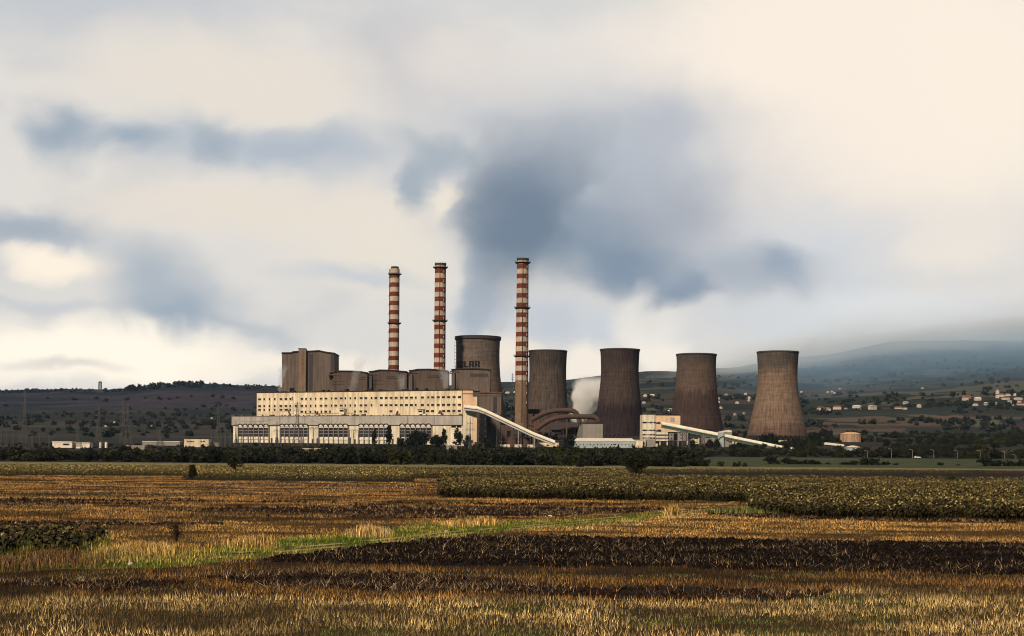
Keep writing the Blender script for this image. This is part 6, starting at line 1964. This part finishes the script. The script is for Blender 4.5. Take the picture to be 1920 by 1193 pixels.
# ------------------------------------------------------------------ the villages
def build_village():
    rg = random.Random(9)
    def house(px, pb, w, hgt, roof, label, group, Y=3300):
        a = hit(px, pb); Y = a.y; k = Y / F; W_, h_ = w * k, hgt * k
        t = thing('house', a, label, 'house', group, rz=rg.uniform(-.5, .5))
        mb = MB(); mb.local = True; mb.box(-W_ / 2, W_ / 2, -W_ * .3, W_ * .3, -2, h_ * .6)
        mb.build('wall', M['house_white'], t)
        mb = MB(); mb.local = True
        mb.prism([(-W_ * .56, h_ * .603), (W_ * .56, h_ * .603), (W_ * .3 if w > 7 else 0.02, h_), (-W_ * .3 if w > 7 else -.02, h_)], -W_ * .36, W_ * .36)
        mb.build('roof', M[roof], t)
        mb = MB(); mb.local = True
        for q in (-.28, .05, .3): mb.box(W_ * q - .55, W_ * q + .55, -W_ * .3 - .06, -W_ * .3 + .02, h_ * .2, h_ * .2 + 1.2)
        mb.build('windows', M['glass_dark'], t); return t
    red, grey, wh = 'roof_red', 'grey_panel', 'conv_white'
    named = [(1538, 770, 12, 7, red, 'red roofed house at the left end of the near village'), (1551, 770.5, 12, 6, red, 'red roofed house second from the left in the near village'), (1570, 768, 15, 7, red, 'wide red roofed house third from the left in the near village'),
             (1586, 767.5, 5, 2.5, wh, 'tiny white hut right of the red roofed houses'), (1607, 765.5, 15, 5, wh, 'long white roofed barn in the near village'), (1614, 768.5, 3, 2.5, grey, 'tiny white shed below the long barn'), (1636, 768, 14, 8, grey, 'pale grey block house in the near village'),
             (1648, 766, 5, 3, wh, 'small white outhouse beside the grey block house'), (1684, 767, 13, 4.5, red, 'low cream house with a red roof right of the grey block house'), (1698, 759, 9, 6, grey, 'dark roofed house on the rise behind the village'), (1697, 768, 8, 4.5, red, 'low reddish house below the dark roofed one'), (1723, 764, 8, 6, grey, 'white two storey house with a dark roof'),
             (1812, 751, 14, 9, red, 'broad white house with a red roof on the far village hill'), (1833, 751, 12, 6, wh, 'long pale house right of the broad white house'), (1857, 760, 20, 5.5, wh, 'long cream farm building in the far village'), (1829, 761, 10, 4, grey, 'low pale house left of the long farm building'),
             (1878, 744, 10, 6, red, 'red roofed house beside the white tower'), (1890, 743, 9, 5, red, 'second red roofed house right of the white tower'), (1885, 749, 14, 5, red, 'long red roofed house below the white tower'), (1906, 743, 9, 4.5, wh, 'white house near the right edge on the upper row'),
             (1893, 755, 8, 4, grey, 'grey roofed house in the middle of the far village'), (1909, 750, 13, 4, wh, 'long white house at the right edge of the far village'), (1897, 761, 7, 4, wh, 'white house below the village trees'), (1915, 760, 14, 5, red, 'salmon roofed house at the lower right of the village'), (1911, 755, 8, 4, red, 'small red roofed house above the salmon one')]
    for px, pb, w, h, r, lab in named: house(px, pb, w, h, r, lab, 'houses of the hillside village')
    # the white tower
    Y = 3400
    a = hit(1870, 747); Y = a.y; k = Y / F; w = 2.7 * k; h = 14 * k
    t = thing('white_tower', a, 'slim white tower block standing above the far village roofs', 'tower')
    mb = MB(); mb.box(a.x - w, a.x + w, Y - w, Y + w, a.z - 3, a.z + h * .44); mb.box(a.x - w, a.x + w, Y - w, Y + w, a.z + h * .53, a.z + h); mb.box(a.x - w * .8, a.x + w * .8, Y - w * .8, Y + w * .8, a.z + h * .44, a.z + h * .53, 1); mb.build('wall', [M['house_white'], M['glass_dark']], t)
    mb = MB(); mb.box(a.x - w * .3, a.x + w * .3, Y - w * .3, Y + w * .3, a.z + h, a.z + h + 3); mb.build('roof_cap', M['house_white'], t)
    for i, (px, pb) in enumerate(((1347, 749), (1345, 756), (1362, 741.5), (1377, 748), (1392, 746), (1398, 741), (1405, 748), (1404, 753), (1382, 757), (1351, 767), (1378, 779), (1395, 777), (1259, 770), (1254, 773), (1207, 757), (1210, 744), (1223, 743))):
        house(px, pb, rg.uniform(4, 9), rg.uniform(3, 4.6), rg.choice([wh, wh, grey]), 'tiny pale house in the valley seen between the cooling towers', 'houses seen between the towers', 3600)
    for i, (px, pb) in enumerate(((952, 738), (957, 764), (965, 737), (1103, 759), (1085, 741), (1108, 742))):
        house(px, pb, rg.uniform(4, 8), rg.uniform(2.4, 3.4), wh, 'tiny white house on the slope behind the right striped chimney', 'houses behind the chimney', 4200)
    for i, (px, pb) in enumerate(((1552, 737), (1560, 736), (1565, 738), (1575, 738), (1575, 730), (1503, 737), (1730, 729))):
        house(px, pb, rg.uniform(4, 7), rg.uniform(2, 3), wh, 'tiny white house far up the misty right hand slope', 'houses on the misty slope', 4600)
    for px, pb, w, lab in ((213, 794, 8, 'largest white farmhouse below the left hillside'), (198, 801, 5, 'small white farm shed left of the largest farmhouse'), (177, 799, 5, 'leftmost tiny farm shed below the left hillside'), (285, 800, 4, 'tiny white hut in the fields right of the pylons'), (397, 786, 4, 'tiny white hut below the hill near the arcaded front')):
        house(px, pb, w, 3, wh, lab, 'farm buildings below the left hill', 2900)


build_village()


# ------------------------------------------------------------------ steam, mist and haze
def vol_nodes(name):
    m = bpy.data.materials.new(name); m.use_nodes = True
    nt = m.node_tree; N = nt.nodes; L = nt.links
    N.remove(N['Principled BSDF'])
    pv = N.new('ShaderNodeVolumePrincipled'); L.new(pv.outputs[0], N['Material Output'].inputs['Volume'])
    tc = N.new('ShaderNodeTexCoord')

    def mth(op, a, b=None, c=None):
        q = N.new('ShaderNodeMath'); q.operation = op
        for i, v in enumerate((a, b, c)):
            if v is None: continue
            if isinstance(v, (int, float)): q.inputs[i].default_value = v
            else: L.new(v, q.inputs[i])
        return q.outputs[0]

    def rng(v, a, b, c, d):
        q = N.new('ShaderNodeMapRange'); q.interpolation_type = 'SMOOTHSTEP'
        for k, x in (('From Min', a), ('From Max', b), ('To Min', c), ('To Max', d)): q.inputs[k].default_value = x
        L.new(v, q.inputs['Value']); return q.outputs[0]

    def noise(scale, detail, vec=None, rough=.55):
        n = N.new('ShaderNodeTexNoise'); n.inputs['Scale'].default_value = scale; n.inputs['Detail'].default_value = detail; n.inputs['Roughness'].default_value = rough
        L.new(vec or tc.outputs['Object'], n.inputs['Vector']); return n.outputs[0]
    sep = N.new('ShaderNodeSeparateXYZ'); L.new(tc.outputs['Object'], sep.inputs[0])
    return m, pv, L, mth, rng, noise, sep.outputs, tc


def plume(name, label, px, py, Y, h, r0, grow, drift, dens, color, nscale, fade, lowthin=1.0, ragged=.9, aniso=.2, core=.55):
    """column of steam starting at the measured point; r = r0 + grow*h, axis leans drift*h"""
    p = W(px, py, Y)
    m, pv, L, mth, rng, noise, xyz, tc = vol_nodes(name + '_vapour')
    r = mth('MULTIPLY_ADD', xyz[2], grow, r0)
    cx = mth('MULTIPLY', xyz[2], drift)
    dx = mth('DIVIDE', mth('SUBTRACT', xyz[0], cx), r); dy = mth('DIVIDE', xyz[1], r)
    d = mth('SQRT', mth('ADD', mth('MULTIPLY', dx, dx), mth('MULTIPLY', dy, dy)))
    n = noise(nscale, 5, rough=.6); n2 = noise(nscale * .35, 3)
    d = mth('ADD', d, mth('MULTIPLY', mth('SUBTRACT', n, .5), ragged)); d = mth('ADD', d, mth('MULTIPLY', mth('SUBTRACT', n2, .5), ragged * .8))
    a = rng(d, core, 1.0, 1.0, 0.0)
    top = rng(xyz[2], h * fade, h * .98, 1.0, 0.0); low = rng(xyz[2], 0.0, h * .45, lowthin, 1.0)
    bot = rng(xyz[2], -2.0, 1.0, 0.0, 1.0)
    den = mth('MULTIPLY', mth('MULTIPLY', mth('MULTIPLY', mth('MULTIPLY', a, top), low), bot), dens)
    L.new(den, pv.inputs['Density']); pv.inputs['Color'].default_value = (*color, 1); pv.inputs['Anisotropy'].default_value = aniso
    R1 = (r0 + grow * h) * 1.95; R0 = r0 * 1.6
    k = 10; mb = MB(); mb.local = True
    lv = []
    for q in (0, .25, .5, .75, 1.0):
        rr = R0 + (R1 - R0) * q; lv.append([(drift * h * q + rr * math.cos(2 * math.pi * i / k), rr * math.sin(2 * math.pi * i / k), -1.5 + h * q) for i in range(k)])
    for row in lv: mb.v += row
    for j in range(len(lv) - 1):
        for i in range(k):
            mb.f.append((j * k + i, j * k + (i + 1) % k, (j + 1) * k + (i + 1) % k, (j + 1) * k + i)); mb.m.append(0)
    mb.f.append(tuple(reversed(range(k)))); mb.m.append(0); mb.f.append(tuple((len(lv) - 1) * k + i for i in range(k))); mb.m.append(0)
    o = mb.build(name, m); o.location = p
    return tag(o, label, 'steam', kind='stuff')


def build_vapour():
    plume('steam_plume', 'large grey blue steam plume rising from the lettered cooling tower', 897, 634, 1828, 330, 27, .30, .30, .0085, (.52, .69, .92), .022, .40, .45, 1.3, .4, .68)
    wh = (1, 1, 1)
    plume('steam_puff', 'bright white steam puff between the streaked and the darkest cooling tower', 1083, 792, 1800, 62, 8, .42, .46, .22, wh, .042, .5, .9, 2.3, .0)
    plume('steam_puff', 'white wisp of steam at the left foot of the bunker tower', 524, 734, 1690, 36, 2.2, .13, .18, .09, wh, .16, .4, 1, 2.2)
    plume('steam_puff', 'grey wisp of steam drifting up over the leftmost boiler house', 660, 733, 1690, 50, 4.5, .10, .28, .035, wh, .13, .4, 1, 2.2)
    plume('steam_puff', 'small wisp of steam on the boiler house before the left chimney', 755, 733, 1680, 22, 2.6, .3, -.1, .06, wh, .2, .4, 1, 2.2)
    plume('steam_puff', 'small wisp of steam at the gap right of the middle boiler house', 838, 733, 1670, 30, 3.0, .25, -.15, .06, wh, .16, .4, 1, 2.2)
    # cloud lying on the upper slopes of the right hand mountain
    m, pv, L, mth, rng, noise, xyz, tc = vol_nodes('mist_vapour')
    n = noise(.0016, 5); n2 = noise(.006, 3)
    z = mth('ADD', xyz[2], mth('MULTIPLY', mth('SUBTRACT', n, .5), 150)); z = mth('ADD', z, mth('MULTIPLY', mth('SUBTRACT', n2, .5), 90))
    base = mth('MULTIPLY_ADD', xyz[0], .125, 392)      # its underside climbs to the right
    d = mth('SUBTRACT', z, base)
    crest = mth('MULTIPLY', mth('MULTIPLY', rng(d, -30, 70, 0.0, .0024), rng(d, 20, 100, 1.0, 0.0)), rng(xyz[1], 5200, 5600, 0.0, 1.0))
    crest = mth('MULTIPLY', crest, rng(noise(.0032, 4), .36, .60, .25, 1.25))
    slope = mth('MULTIPLY', rng(d, -330, 20, .0, .00052), rng(d, -30, 105, 1.0, 0.0))
    den = mth('ADD', crest, slope)
    side = mth('ADD', xyz[0], mth('MULTIPLY', mth('SUBTRACT', n, .5), 900))
    den = mth('MULTIPLY', den, mth('MULTIPLY', rng(side, -700, -100, 0.0, 1.0), rng(xyz[0], 2000, 2550, 1.0, 0.0)))
    pv.inputs['Anisotropy'].default_value = 0.0
    L.new(den, pv.inputs['Density']); mc = m.node_tree.nodes.new('ShaderNodeMix'); mc.data_type = 'RGBA'
    L.new(rng(d, -90, 70, 0.0, 1.0), mc.inputs[0]); mc.inputs[6].default_value = (.44, .70, 1.0, 1); mc.inputs[7].default_value = (.90, .955, 1, 1); L.new(mc.outputs[2], pv.inputs['Color'])
    o = MB(); o.local = True
    o.box(-1100, 2600, 4100, 7300, 90, 900)
    b = o.build('mist_bank', m); b.location = (1250, 0, 0); tag(b, 'low cloud lying on the upper slopes of the mountain at the right', 'mist', kind='stuff')
    # the air itself
    m, pv, L, mth, rng, noise, xyz, tc = vol_nodes('haze_air')
    pv.inputs['Density'].default_value = 1.1e-5; pv.inputs['Color'].default_value = (.40, .68, 1.0, 1)
    o = MB(); o.local = True; o.box(-12000, 12000, -600, 10500, -30, 910)
    tag(o.build('haze', m), 'thin blue air over the whole valley', 'haze', kind='stuff')


build_vapour()
